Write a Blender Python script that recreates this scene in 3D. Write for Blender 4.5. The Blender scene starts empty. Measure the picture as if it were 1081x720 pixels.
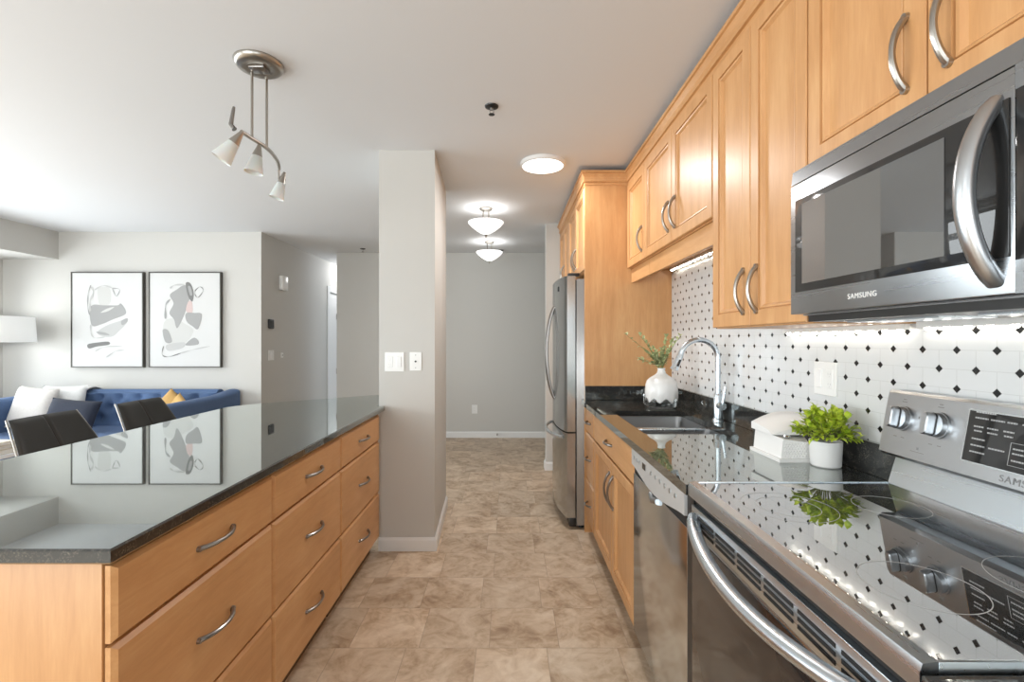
import bpy, bmesh, math, random
from mathutils import Vector, Matrix
random.seed(7)
S = bpy.context.scene
COL = S.collection
H = 1.3315            # camera height
PI = math.pi

# ------------------------------------------------------------------ camera, sky, exposure
cam_d = bpy.data.cameras.new('camera'); cam = bpy.data.objects.new('camera', cam_d); COL.objects.link(cam)
cam.location = (0, 0, H); cam.rotation_euler = (PI/2, 0, 0)
cam_d.sensor_width = 36; cam_d.lens = 498/1081*36; cam_d.shift_x = 3.5/1081; cam_d.clip_start = 0.02
S.camera = cam
S.view_settings.view_transform = 'Standard'; S.view_settings.look = 'None'
S.view_settings.gamma = 1.0; S.view_settings.use_curve_mapping = False
S.view_settings.exposure = -0.27
W = bpy.data.worlds.new('sky'); S.world = W; W.use_nodes = True
W.node_tree.nodes['Background'].inputs[0].default_value = (0.80, 0.90, 1.0, 1)
W.node_tree.nodes['Background'].inputs[1].default_value = 1.6

def area(name, loc, rot, sx, sy, power, col=(1, 1, 1), parent=None):
    l = bpy.data.lights.new(name, 'AREA'); l.shape = 'RECTANGLE'; l.size = sx; l.size_y = sy
    l.energy = power; l.color = col
    o = bpy.data.objects.new(name, l); COL.objects.link(o); o.location = loc; o.rotation_euler = rot
    return o
def point(name, loc, power, r=0.05, col=(1, 1, 1)):
    l = bpy.data.lights.new(name, 'POINT'); l.energy = power; l.shadow_soft_size = r; l.color = col
    o = bpy.data.objects.new(name, l); COL.objects.link(o); o.location = loc
    return o
# daylight through the left window, plus fill lamps added at unseen windows behind the camera
P_LEFT, P_REAR, P_KITCH = 185, 180, 32
DAY = (0.93, 0.985, 1.0)
area('daylight_left', (-5.58, 2.25, 1.25), (0, -PI/2, 0), 1.7, 5.4, P_LEFT, DAY).data.spread = 2.5
area('fill_rear', (-3.2, -2.55, 1.3), (PI/2, 0, 0), 3.4, 2.1, P_REAR, DAY)
area('fill_kitchen', (0.1, -2.55, 1.45), (PI/2, 0, 0), 1.5, 1.5, P_KITCH, DAY)

# ------------------------------------------------------------------ materials
def srgb(r, g, b):
    f = lambda c: (c/255/12.92) if c/255 <= 0.04045 else ((c/255+0.055)/1.055)**2.4
    return (f(r), f(g), f(b), 1)
def mat(name, col=(0.5, 0.5, 0.5, 1), rough=0.5, metal=0.0, **kw):
    m = bpy.data.materials.new(name); m.use_nodes = True
    b = m.node_tree.nodes['Principled BSDF']
    b.inputs['Base Color'].default_value = col if len(col) == 4 else (*col, 1)
    b.inputs['Roughness'].default_value = rough; b.inputs['Metallic'].default_value = metal
    for k, v in kw.items(): b.inputs[k.replace('_', ' ')].default_value = v
    return m
def N(m, t, **kw):
    n = m.node_tree.nodes.new(t)
    for k, v in kw.items(): setattr(n, k, v)
    return n
def L(m, a, b): m.node_tree.links.new(a, b)
def bsdf(m): return m.node_tree.nodes['Principled BSDF']
def mth(m, op, a, b=None, c=None):
    n = N(m, 'ShaderNodeMath', operation=op)
    for i, v in enumerate((a, b, c)):
        if v is None: continue
        if isinstance(v, (int, float)): n.inputs[i].default_value = v
        else: L(m, v, n.inputs[i])
    return n.outputs[0]
def coords(m, scale=(1, 1, 1), loc=(0, 0, 0)):
    tc = N(m, 'ShaderNodeTexCoord'); mp = N(m, 'ShaderNodeMapping')
    mp.inputs['Scale'].default_value = scale; mp.inputs['Location'].default_value = loc
    L(m, tc.outputs['Object'], mp.inputs['Vector']); return mp.outputs[0]
def noise(m, vec, scale, detail=4, rough=0.55, dist=0.0):
    n = N(m, 'ShaderNodeTexNoise'); n.inputs['Scale'].default_value = scale; n.inputs['Detail'].default_value = detail
    n.inputs['Roughness'].default_value = rough; n.inputs['Distortion'].default_value = dist
    L(m, vec, n.inputs['Vector']); return n.outputs[0]
def ramp(m, fac, stops):
    r = N(m, 'ShaderNodeValToRGB'); e = r.color_ramp.elements
    while len(e) < len(stops): e.new(0.5)
    for i, (p, c) in enumerate(stops):
        e[i].position = p; e[i].color = c if len(c) == 4 else (*c, 1)
    L(m, fac, r.inputs[0]); return r.outputs[0]
def mixc(m, fac, a, b):
    n = N(m, 'ShaderNodeMix', data_type='RGBA')
    if isinstance(fac, (int, float)): n.inputs[0].default_value = fac
    else: L(m, fac, n.inputs[0])
    for v, i in ((a, 6), (b, 7)):
        if isinstance(v, tuple): n.inputs[i].default_value = v if len(v) == 4 else (*v, 1)
        else: L(m, v, n.inputs[i])
    return n.outputs[2]
def bump(m, h, strength=0.2, dist=0.005):
    n = N(m, 'ShaderNodeBump'); n.inputs['Strength'].default_value = strength; n.inputs['Distance'].default_value = dist
    L(m, h, n.inputs['Height']); L(m, n.outputs[0], bsdf(m).inputs['Normal'])

def wall_paint(name, col):
    m = mat(name, col, 0.75)
    v = coords(m); bump(m, noise(m, v, 260, 2), 0.06, 0.002)
    return m
M = {}
M['wall'] = wall_paint('warm_grey_wall_paint', (0.57, 0.56, 0.53, 1))
M['ceiling'] = wall_paint('ceiling_paint', (0.73, 0.745, 0.76, 1))
M['trim'] = mat('white_trim_paint', (0.80, 0.80, 0.79, 1), 0.35)
M['white_plastic'] = mat('white_plastic', (0.80, 0.80, 0.78, 1), 0.3)
M['grey_mark'] = mat('grey_printing', (0.25, 0.25, 0.25, 1), 0.5)
M['black_plastic'] = mat('black_plastic', (0.012, 0.012, 0.012, 1), 0.35)
M['dark_gap'] = mat('dark_recess', (0.01, 0.01, 0.01, 1), 0.8)

def wood(name, scale, k=1.0):
    m = mat(name, rough=0.42)
    v = coords(m, scale)
    a = noise(m, v, 3.0, 6, 0.6, 0.4); b = noise(m, v, 22.0, 3, 0.6, 0.2)
    c = noise(m, coords(m, (1.2, 1.2, 1.2)), 2.2, 3, 0.5, 0.3)
    f = mth(m, 'ADD', mth(m, 'MULTIPLY', a, 0.55), mth(m, 'ADD', mth(m, 'MULTIPLY', b, 0.18), mth(m, 'MULTIPLY', c, 0.35)))
    cl = ramp(m, f, [(0.36, (0.48*k, 0.235*k, 0.085*k)), (0.54, (0.575*k, 0.300*k, 0.122*k)), (0.70, (0.65*k, 0.37*k, 0.165*k))])
    L(m, cl, bsdf(m).inputs['Base Color'])
    bsdf(m).inputs['Coat Weight'].default_value = 0.15; bsdf(m).inputs['Coat Roughness'].default_value = 0.30
    return m
M['wood_v'] = wood('honey_maple_upright_grain', (7, 7, 0.7))
M['wood_y'] = wood('honey_maple_level_grain', (7, 0.9, 7))
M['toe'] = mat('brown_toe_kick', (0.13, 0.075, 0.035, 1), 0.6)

def polished(name, speck=True, base=(0.012, 0.012, 0.012), pts=None, tint=(1, 1, 1, 1), rough=0.02):
    m = bpy.data.materials.new(name); m.use_nodes = True; nt = m.node_tree
    out = [n for n in nt.nodes if n.type == 'OUTPUT_MATERIAL'][0]
    b = bsdf(m); b.inputs['Roughness'].default_value = 0.5; b.inputs['Specular IOR Level'].default_value = 0.2
    b.inputs['Base Color'].default_value = (*base, 1)
    if speck:
        v = coords(m)
        vo = N(m, 'ShaderNodeTexVoronoi'); vo.inputs['Scale'].default_value = 380; L(m, v, vo.inputs['Vector'])
        n1 = noise(m, v, 30, 5, 0.7)
        s = ramp(m, vo.outputs['Color'], [(0.55, (0, 0, 0)), (0.80, (1, 1, 1))])
        f = mth(m, 'MULTIPLY', s, ramp(m, n1, [(0.42, (0, 0, 0)), (0.68, (1, 1, 1))]))
        L(m, mixc(m, f, (*base, 1), (0.12, 0.105, 0.085, 1)), b.inputs['Base Color'])
    g = N(m, 'ShaderNodeBsdfGlossy'); g.inputs['Color'].default_value = tint; g.inputs['Roughness'].default_value = rough
    lw = N(m, 'ShaderNodeLayerWeight'); lw.inputs['Blend'].default_value = 0.5
    fac = ramp(m, lw.outputs['Facing'], pts or [(0.0, (0.03,)*3), (0.5, (0.09,)*3), (0.64, (0.20,)*3), (0.71, (0.46,)*3), (0.82, (0.62,)*3), (1.0, (0.85,)*3)])
    mx = N(m, 'ShaderNodeMixShader'); L(m, fac, mx.inputs[0]); L(m, b.outputs[0], mx.inputs[1]); L(m, g.outputs[0], mx.inputs[2])
    L(m, mx.outputs[0], out.inputs['Surface'])
    return m
M['granite'] = polished('polished_black_granite', tint=(0.93, 0.97, 0.95, 1))
M['cooktop'] = polished('black_ceramic_glass', False, (0.008, 0.008, 0.009), rough=0.006, pts=[(0.0, (0.05,)*3), (0.3, (0.14,)*3), (0.55, (0.45,)*3), (0.8, (0.64,)*3), (1.0, (0.85,)*3)])
M['oven_glass'] = polished('oven_door_glass', False, (0.012, 0.011, 0.011), [(0, (0.06,)*3), (0.5, (0.13,)*3), (0.8, (0.22,)*3), (1, (0.55,)*3)])
M['micro_glass'] = polished('microwave_door_glass', False, (0.012, 0.012, 0.012), [(0, (0.22,)*3), (0.5, (0.30,)*3), (0.8, (0.42,)*3), (1, (0.8,)*3)])
M['black_gloss'] = polished('glossy_black_panel', False, (0.008, 0.008, 0.008), [(0, (0.03,)*3), (0.6, (0.08,)*3), (1, (0.5,)*3)])

def steel(name, col, rough, scale=(2, 300, 300)):
    m = mat(name, col, rough, 1.0)
    n = noise(m, coords(m, scale), 1.0, 2, 0.5)
    r = mth(m, 'ADD', mth(m, 'MULTIPLY', n, 0.05), rough-0.025); L(m, r, bsdf(m).inputs['Roughness'])
    return m
M['steel'] = steel('brushed_stainless_steel', (0.64, 0.70, 0.75, 1), 0.28, (90, 2, 90))
M['steel_dark'] = steel('grey_stainless_steel', (0.38, 0.395, 0.41, 1), 0.28, (90, 2, 90))
M['steel_mid'] = steel('console_stainless_steel', (0.50, 0.52, 0.54, 1), 0.30, (90, 2, 90))
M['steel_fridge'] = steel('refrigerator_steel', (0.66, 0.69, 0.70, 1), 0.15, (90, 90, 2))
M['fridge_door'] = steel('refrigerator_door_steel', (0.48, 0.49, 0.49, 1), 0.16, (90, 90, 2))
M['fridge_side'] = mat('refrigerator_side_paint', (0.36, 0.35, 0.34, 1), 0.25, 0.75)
M['chrome'] = mat('bright_chrome', (0.68, 0.72, 0.75, 1), 0.16, 1.0)
M['nickel'] = mat('satin_nickel', (0.40, 0.375, 0.34, 1), 0.30, 1.0)
M['nickel_dark'] = mat('dark_satin_nickel', (0.30, 0.285, 0.27, 1), 0.28, 1.0)
M['sink'] = mat('sink_steel', (0.36, 0.36, 0.36, 1), 0.38, 1.0)
M['led'] = mat('led_glow', (1, 1, 1, 1), 0.5); bsdf(M['led']).inputs['Emission Color'].default_value = (1, 0.93, 0.82, 1); bsdf(M['led']).inputs['Emission Strength'].default_value = 26
M['lit_glass'] = mat('lit_white_glass', (0.9, 0.9, 0.9, 1), 0.4); bsdf(M['lit_glass']).inputs['Emission Color'].default_value = (1, 0.99, 0.97, 1); bsdf(M['lit_glass']).inputs['Emission Strength'].default_value = 1.6
M['lit_disc'] = mat('lit_diffuser', (0.9, 0.9, 0.9, 1), 0.5); bsdf(M['lit_disc']).inputs['Emission Color'].default_value = (1, 0.99, 0.97, 1); bsdf(M['lit_disc']).inputs['Emission Strength'].default_value = 3.0
M['frosted'] = mat('frosted_glass', (0.80, 0.80, 0.77, 1), 0.45, Transmission_Weight=0.25, Subsurface_Weight=0.2)
M['glass'] = mat('clear_glass', (1, 1, 1, 1), 0.02, Transmission_Weight=1.0, IOR=1.45)
M['window_glass'] = mat('window_glass', (1, 1, 1, 1), 0.0, Transmission_Weight=1.0, IOR=1.02)
M['ceramic'] = mat('white_ceramic', (0.82, 0.81, 0.79, 1), 0.25)
M['pot'] = mat('matt_white_pot', (0.74, 0.73, 0.71, 1), 0.6)
M['soil'] = mat('dark_soil', (0.03, 0.025, 0.015, 1), 0.9)
def leafmat(name, a, b):
    m = mat(name, a, 0.45); f = noise(m, coords(m), 45, 2)
    L(m, ramp(m, f, [(0.35, a), (0.65, b)]), bsdf(m).inputs['Base Color']); return m
M['leaf'] = leafmat('lime_green_leaf', (0.26, 0.40, 0.02, 1), (0.56, 0.64, 0.06, 1))
M['euc'] = leafmat('sage_green_leaf', (0.34, 0.40, 0.18, 1), (0.56, 0.58, 0.33, 1))
M['stem'] = mat('green_stem', (0.20, 0.22, 0.07, 1), 0.6)
def fabric(name, col, sc=420, st=0.25):
    m = mat(name, col, 0.85, Sheen_Weight=0.04); v = coords(m); n = noise(m, v, sc, 2); bump(m, n, st, 0.003)
    c2 = tuple(x*0.8 for x in col[:3]); L(m, mixc(m, noise(m, v, 60, 3), (*c2, 1), col), bsdf(m).inputs['Base Color'])
    return m
M['sofa'] = fabric('blue_upholstery', (0.095, 0.165, 0.32, 1))
M['navy'] = fabric('navy_cushion_fabric', (0.016, 0.022, 0.042, 1))
M['gold'] = fabric('gold_cushion_fabric', (0.62, 0.38, 0.13, 1))
M['cream'] = fabric('cream_cushion_fabric', (0.74, 0.71, 0.68, 1))
M['white_fab'] = fabric('white_cushion_fabric', (0.78, 0.78, 0.77, 1))
M['knit'] = fabric('white_knit', (0.74, 0.74, 0.72, 1), 120, 0.6)
M['shade'] = mat('white_lamp_shade', (0.86, 0.86, 0.85, 1), 0.9, Transmission_Weight=0.35, IOR=1.05)
M['leather'] = mat('black_leather', (0.018, 0.017, 0.015, 1), 0.42); bump(M['leather'], noise(M['leather'], coords(M['leather']), 300, 3), 0.12, 0.002)
M['canvas'] = mat('white_canvas', (0.63, 0.63, 0.62, 1), 0.8)
M['frame'] = mat('dark_bronze_frame', (0.10, 0.095, 0.085, 1), 0.4, 0.5)
M['book'] = mat('cream_book_cover', (0.70, 0.64, 0.52, 1), 0.6)
M['paper'] = mat('book_pages', (0.80, 0.78, 0.73, 1), 0.8)
M['table_white'] = mat('white_lacquer', (0.80, 0.80, 0.80, 1), 0.25)
for nm, c in dict(art_mid=(0.34, 0.34, 0.335), art_light=(0.48, 0.48, 0.47), art_pale=(0.56, 0.56, 0.54), art_dark=(0.19, 0.19, 0.185), art_pink=(0.58, 0.46, 0.44)).items():
    M[nm] = mat(nm.replace('art', 'ink'), (*c, 1), 0.8)

# floor: 12-inch stone-look tiles
def floor_mat():
    m = mat('beige_stone_tile', rough=0.38)
    tc = N(m, 'ShaderNodeTexCoord'); sep = N(m, 'ShaderNodeSeparateXYZ'); L(m, tc.outputs['Object'], sep.inputs[0])
    T = 0.305
    gy = mth(m, 'DIVIDE', mth(m, 'ADD', sep.outputs[1], -2.046+10*T), T); iy = mth(m, 'FLOOR', gy)
    off = mth(m, 'MULTIPLY', mth(m, 'MODULO', iy, 2.0), 0.18)
    gx = mth(m, 'ADD', mth(m, 'DIVIDE', mth(m, 'ADD', sep.outputs[0], 0.085+40*T), T), off); ix = mth(m, 'FLOOR', gx)
    ex = mth(m, 'ABSOLUTE', mth(m, 'SUBTRACT', mth(m, 'FRACT', gx), 0.5)); ey = mth(m, 'ABSOLUTE', mth(m, 'SUBTRACT', mth(m, 'FRACT', gy), 0.5))
    e = mth(m, 'GREATER_THAN', mth(m, 'MAXIMUM', ex, ey), 0.4945)
    cb = N(m, 'ShaderNodeCombineXYZ'); L(m, ix, cb.inputs[0]); L(m, iy, cb.inputs[1])
    wn = N(m, 'ShaderNodeTexWhiteNoise'); L(m, cb.outputs[0], wn.inputs['Vector'])
    vadd = N(m, 'ShaderNodeVectorMath', operation='MULTIPLY_ADD'); L(m, wn.outputs['Color'], vadd.inputs[0]); vadd.inputs[1].default_value = (9, 9, 9); L(m, tc.outputs['Object'], vadd.inputs[2])
    n1 = noise(m, vadd.outputs[0], 4.0, 9, 0.62, 1.1); n2 = noise(m, vadd.outputs[0], 11, 5, 0.6, 1.8)
    f = mth(m, 'ADD', mth(m, 'MULTIPLY', n1, 0.65), mth(m, 'MULTIPLY', n2, 0.35))
    c = ramp(m, f, [(0.34, (0.31, 0.20, 0.122)), (0.44, (0.47, 0.34, 0.225)), (0.52, (0.59, 0.455, 0.325)), (0.64, (0.70, 0.575, 0.44))])
    tone = mth(m, 'ADD', mth(m, 'MULTIPLY', wn.outputs['Value'], 0.16), 0.92)
    mul = N(m, 'ShaderNodeVectorMath', operation='SCALE'); L(m, c, mul.inputs[0]); L(m, tone, mul.inputs['Scale'])
    L(m, mixc(m, mth(m, 'MULTIPLY', e, 0.55), mul.outputs[0], (0.33, 0.24, 0.175, 1)), bsdf(m).inputs['Base Color'])
    bump(m, mth(m, 'ADD', mth(m, 'MULTIPLY', f, 0.4), mth(m, 'MULTIPLY', e, -0.5)), 0.15, 0.003)
    return m
M['floor'] = floor_mat()

# backsplash: white bricks with a small black diamond at every other joint
def tile_mat():
    m = mat('white_tile_with_black_diamonds', rough=0.16)
    tc = N(m, 'ShaderNodeTexCoord'); sep = N(m, 'ShaderNodeSeparateXYZ'); L(m, tc.outputs['Object'], sep.inputs[0])
    T = 0.0985; R = T/2
    Y = mth(m, 'ADD', mth(m, 'SUBTRACT', sep.outputs[1], 1.195), 60*T); Z = mth(m, 'ADD', mth(m, 'SUBTRACT', sep.outputs[2], 1.3085), 40*T)
    # diamonds: centred lattice
    def dia(oy, oz):
        a = mth(m, 'ABSOLUTE', mth(m, 'SUBTRACT', mth(m, 'FRACT', mth(m, 'ADD', mth(m, 'DIVIDE', Y, T), 0.5+oy)), 0.5))
        b = mth(m, 'ABSOLUTE', mth(m, 'SUBTRACT', mth(m, 'FRACT', mth(m, 'ADD', mth(m, 'DIVIDE', Z, T), 0.5+oz)), 0.5))
        return mth(m, 'ADD', a, b)
    d = mth(m, 'MINIMUM', dia(0, 0), dia(0.5, 0.5))
    black = mth(m, 'LESS_THAN', d, 0.0105/T)
    rim = mth(m, 'LESS_THAN', d, 0.0130/T)
    rowf = mth(m, 'FRACT', mth(m, 'ADD', mth(m, 'DIVIDE', Z, R), 0.5)); hl = mth(m, 'LESS_THAN', mth(m, 'ABSOLUTE', mth(m, 'SUBTRACT', rowf, 0.5)), 0.0009/R)
    row = mth(m, 'MODULO', mth(m, 'FLOOR', mth(m, 'DIVIDE', Z, R)), 2.0)
    yy = mth(m, 'FRACT', mth(m, 'ADD', mth(m, 'ADD', mth(m, 'DIVIDE', Y, T), 0.5), mth(m, 'MULTIPLY', row, 0.5)))
    vl = mth(m, 'LESS_THAN', mth(m, 'ABSOLUTE', mth(m, 'SUBTRACT', yy, 0.5)), 0.0009/T)
    g = mth(m, 'MAXIMUM', mth(m, 'MAXIMUM', hl, vl), rim)
    c = mixc(m, mth(m, 'MULTIPLY', g, 0.35), (0.66, 0.67, 0.67, 1), (0.42, 0.42, 0.41, 1))
    L(m, mixc(m, black, c, (0.012, 0.012, 0.012, 1)), bsdf(m).inputs['Base Color'])
    bump(m, mth(m, 'SUBTRACT', 1.0, g), 0.35, 0.0012)
    return m
M['tile'] = tile_mat()

# ------------------------------------------------------------------ mesh builder
class MB:
    def __init__(self): self.bm = bmesh.new()
    def _mi(self, fs, mi):
        for f in fs: f.material_index = mi
    def box(self, x0, x1, y0, y1, z0, z1, bv=0, seg=2, mi=0):
        r = bmesh.ops.create_cube(self.bm, size=1)
        vs = r['verts']
        for v in vs:
            v.co = Vector(((x0+x1)/2+v.co.x*abs(x1-x0), (y0+y1)/2+v.co.y*abs(y1-y0), (z0+z1)/2+v.co.z*abs(z1-z0)))
        fs = list({f for v in vs for f in v.link_faces}); self._mi(fs, mi)
        if bv:
            es = list({e for v in vs for e in v.link_edges})
            bmesh.ops.bevel(self.bm, geom=es, offset=bv, segments=seg, profile=0.5, affect='EDGES', clamp_overlap=True)
        return self
    def face(self, pts, mi=0):
        vs = [self.bm.verts.new(p) for p in pts]; f = self.bm.faces.new(vs); f.material_index = mi; return f
    def loft(self, rings, cap0=True, cap1=True, closed=True, mi=0):
        bm = self.bm; R = [[bm.verts.new(p) for p in ring] for ring in rings]; n = len(R[0])
        for a, b in zip(R, R[1:]):
            for i in range(n if closed else n-1):
                j = (i+1) % n
                f = bm.faces.new((a[i], a[j], b[j], b[i])); f.material_index = mi
        if cap0: bm.faces.new(list(reversed(R[0]))).material_index = mi
        if cap1: bm.faces.new(R[-1]).material_index = mi
        return self
    def tube(self, path, r, n=10, sq=None, mi=0, cap=True, up=None):
        path = [Vector(p) for p in path]; rings = []
        t0 = (path[1]-path[0]).normalized()
        nrm = Vector(up) if up else (Vector((0, 0, 1)) if abs(t0.z) < 0.9 else Vector((1, 0, 0)))
        for i, p in enumerate(path):
            t = (path[min(i+1, len(path)-1)]-path[max(i-1, 0)]).normalized()
            nrm = (nrm-t*nrm.dot(t)).normalized(); b = t.cross(nrm)
            rr = r(i/(len(path)-1)) if callable(r) else r
            k = sq if sq else 1.0
            rings.append([p+nrm*math.cos(2*PI*j/n)*rr+b*math.sin(2*PI*j/n)*rr*k for j in range(n)])
        return self.loft(rings, cap, cap, mi=mi)
    def cyl(self, p0, p1, r0, r1=None, n=24, mi=0):
        r1 = r0 if r1 is None else r1
        return self.tube([p0, p1], lambda u: r0+(r1-r0)*u, n, mi=mi)
    def lathe(self, prof, c=(0, 0, 0), n=32, mat4=None, mi=0, cap0=True, cap1=True):
        c = Vector(c); rings = []
        for r, z in prof:
            ring = [Vector((max(r, 1e-4)*math.cos(2*PI*j/n), max(r, 1e-4)*math.sin(2*PI*j/n), z)) for j in range(n)]
            if mat4: ring = [mat4 @ p for p in ring]
            rings.append([p+c for p in ring])
        return self.loft(rings, cap0, cap1, mi=mi)
    def prism(self, poly, z0, z1, mi=0):
        return self.loft([[(x, y, z0) for x, y in poly], [(x, y, z1) for x, y in poly]], mi=mi)
    def extr(self, prof, axis, a0, a1, mi=0):     # prof in the plane across the axis: 'y' -> (x,z), 'x' -> (y,z)
        f = (lambda p, a: (p[0], a, p[1])) if axis == 'y' else (lambda p, a: (a, p[0], p[1]))
        return self.loft([[f(p, a0) for p in prof], [f(p, a1) for p in prof]], mi=mi)
    def rings(self, fx, s, y0, y1, z0, z1, prof, mi=0):
        """A front in the plane x = fx facing s (+1/-1 along x). prof: (inset, height above fx)."""
        rs = []
        for ins, d in prof:
            x = fx+s*d
            rs.append([(x, y0+ins, z0+ins), (x, y1-ins, z0+ins), (x, y1-ins, z1-ins), (x, y0+ins, z1-ins)])
        return self.loft(rs, mi=mi)
    def grid(self, fn, nu, nv, mi=0):
        V = [[self.bm.verts.new(fn(i/nu, j/nv)) for j in range(nv+1)] for i in range(nu+1)]
        for i in range(nu):
            for j in range(nv):
                self.bm.faces.new((V[i][j], V[i+1][j], V[i+1][j+1], V[i][j+1])).material_index = mi
        return self

WO = {}     # world origin of each object
def link(name, mb, mats, parent=None, origin=None, smooth=True, ang=0.6, recalc=True, sub=0):
    bm = mb.bm
    if recalc: bmesh.ops.recalc_face_normals(bm, faces=bm.faces[:])
    if parent is not None: org = WO[parent.name]
    elif origin is not None: org = Vector(origin)
    else:
        xs = [v.co for v in bm.verts]
        org = Vector(((min(v.x for v in xs)+max(v.x for v in xs))/2, (min(v.y for v in xs)+max(v.y for v in xs))/2, min(v.z for v in xs)))
    bmesh.ops.translate(bm, verts=bm.verts[:], vec=-org)
    me = bpy.data.meshes.new(name); bm.to_mesh(me); bm.free()
    for m in (mats if isinstance(mats, (list, tuple)) else [mats]): me.materials.append(M[m] if isinstance(m, str) else m)
    if smooth:
        me.shade_smooth(); me.set_sharp_from_angle(angle=ang)
    o = bpy.data.objects.new(name, me); COL.objects.link(o)
    if parent is not None: o.parent = parent
    else: o.location = org
    if sub:
        md = o.modifiers.new('soft', 'SUBSURF'); md.levels = sub; md.render_levels = sub
    WO[o.name] = org
    return o
def tag(o, label, cat, group=None, kind=None):
    o['label'] = label; o['category'] = cat
    if group: o['group'] = group
    if kind: o['kind'] = kind
    return o
def thing(name, loc, label, cat, group=None):
    o = bpy.data.objects.new(name, None); COL.objects.link(o); o.location = loc; o.empty_display_size = 0.05
    WO[o.name] = Vector(loc); return tag(o, label, cat, group)
def struct(name, mb, m, label, cat, smooth=False):
    return tag(link(name, mb, m, origin=(0, 0, 0), smooth=smooth), label, cat, kind='structure')
def dup(root, loc, label, rotz=None):
    def cp(o, parent):
        c = o.copy(); COL.objects.link(c); WO[c.name] = WO.get(o.name, Vector())
        if parent is not None: c.parent = parent
        for ch in list(o.children): cp(ch, c)
        return c
    r = cp(root, None); r.location = loc; WO[r.name] = Vector(loc); r['label'] = label
    if rotz is not None: r.rotation_euler = (0, 0, rotz)
    return r
def text_mesh(name, s, size, m, parent, loc, right, up, depth=0.0006):
    cu = bpy.data.curves.new(name, 'FONT'); cu.body = s; cu.size = size; cu.extrude = depth; cu.align_x = 'CENTER'; cu.align_y = 'CENTER'
    cu.space_character = 1.15
    t = bpy.data.objects.new('tmp', cu); COL.objects.link(t)
    me = bpy.data.meshes.new_from_object(t.evaluated_get(bpy.context.evaluated_depsgraph_get()))
    bpy.data.objects.remove(t); me.name = name
    r = Vector(right).normalized(); u = Vector(up).normalized(); n = r.cross(u)
    mt = Matrix((r, u, n)).transposed().to_4x4(); mt.translation = Vector(loc)-WO[parent.name]
    me.transform(mt); me.materials.clear(); me.materials.append(M[m])
    o = bpy.data.objects.new(name, me); COL.objects.link(o); o.parent = parent; WO[o.name] = WO[parent.name]
    return o
def arc_path(p0, p1, out, rise, n=14, foot=0.0):
    p0, p1, out = Vector(p0), Vector(p1), Vector(out); pts = []
    for i in range(n+1):
        u = i/n; pts.append(p0.lerp(p1, u)+out*(foot+rise*max(0.0, 1-(2*u-1)**2)**0.8))
    return pts
def bow(parent, c, along, out, length=0.155, rise=0.030, r=0.0055, m='nickel_dark'):
    """Bow pull: an arched bar on two feet."""
    c, a, o = Vector(c), Vector(along).normalized(), Vector(out).normalized(); mb = MB()
    p0, p1 = c-a*length/2, c+a*length/2
    mb.tube(arc_path(p0, p1, o, rise, 16), lambda u: r*(1+0.35*abs(2*u-1)), 10, up=o)
    for p in (p0, p1): mb.cyl(p-o*0.0005, p+o*0.008, r*1.5, r*1.35, 12)
    return link('handle', mb, m, parent)

PANEL = [(0, 0), (0, 0.017), (0.003, 0.020), (0.050, 0.020), (0.0515, 0.012), (0.0545, 0.012), (0.056, 0.017), (0.062, 0.0155), (0.070, 0.006), (0.074, 0.006)]
SLAB = [(0, 0), (0, 0.011), (0.009, 0.020)]

# ------------------------------------------------------------------ room shell
CZ = 2.545
def bx(*a, **k): return MB().box(*a, **k)
struct('floor', bx(-5.75, 2.2, -2.75, 9.0, -0.10, 0), 'floor', 'beige stone-look square tile floor', 'floor')
struct('ceiling', bx(-5.75, 2.2, -2.75, 9.0, CZ, CZ+0.1), 'ceiling', 'smooth pale grey-white ceiling', 'ceiling')
RW = 1.143
struct('wall_right', bx(RW, RW+0.12, -2.62, 4.86, 0, CZ), 'wall', 'kitchen wall behind the wall cabinets and sink counter', 'wall')
struct('wall_back', bx(-2.37, 2.1, 6.50, 6.62, 0, CZ), 'wall', 'grey hallway end wall with a low outlet, beyond the pillar', 'wall')
struct('wall_hall_right', bx(1.6, 1.72, 4.985, 6.50, 0, CZ), 'wall', 'side wall of the hallway hidden beyond the refrigerator', 'wall')
struct('wall_stub', bx(0.385, 1.72, 4.865, 4.98, 0, CZ), 'wall', 'narrow wall end just beyond the refrigerator', 'wall')
struct('wall_living', bx(-5.75, -2.754, 5.25, 5.37, 0, CZ), 'wall', 'pale living room wall with two framed pictures', 'wall')
m = bx(-2.874, -2.754, 5.37, 7.22, 0, CZ).box(-2.874, -2.754, 7.22, 8.0, 2.09, CZ).box(-2.874, -2.754, 8.0, 8.9, 0, CZ)
struct('wall_corridor', m, 'wall', 'shaded grey wall with thermostat running back to the white door', 'wall')
struct('wall_corridor_end', bx(-2.754, -2.0, 8.78, 8.9, 0, CZ), 'wall', 'end wall of the back corridor', 'wall')
# left wall with a window opening, rear wall with two window openings added for the fill lamps
wy0, wy1, wz0, wz1 = -0.5, 5.05, 0.35, 2.15
m = bx(-5.75, -5.63, -2.62, wy0, 0, CZ).box(-5.75, -5.63, wy1, 5.25, 0, CZ).box(-5.75, -5.63, wy0, wy1, 0, wz0).box(-5.75, -5.63, wy0, wy1, wz1, CZ)
struct('wall_left', m, 'wall', 'white outer wall with the living room window, at the far left', 'wall')
m = bx(-5.75, -5.0, -2.74, -2.62, 0, CZ).box(-1.4, -0.7, -2.74, -2.62, 0, CZ).box(0.9, RW+0.12, -2.74, -2.62, 0, CZ)
m.box(-5.0, -1.4, -2.74, -2.62, 2.35, CZ).box(-5.0, -1.4, -2.74, -2.62, 0, 0.2).box(-0.7, 0.9, -2.74, -2.62, 2.25, CZ).box(-0.7, 0.9, -2.74, -2.62, 0, 0.65)
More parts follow.
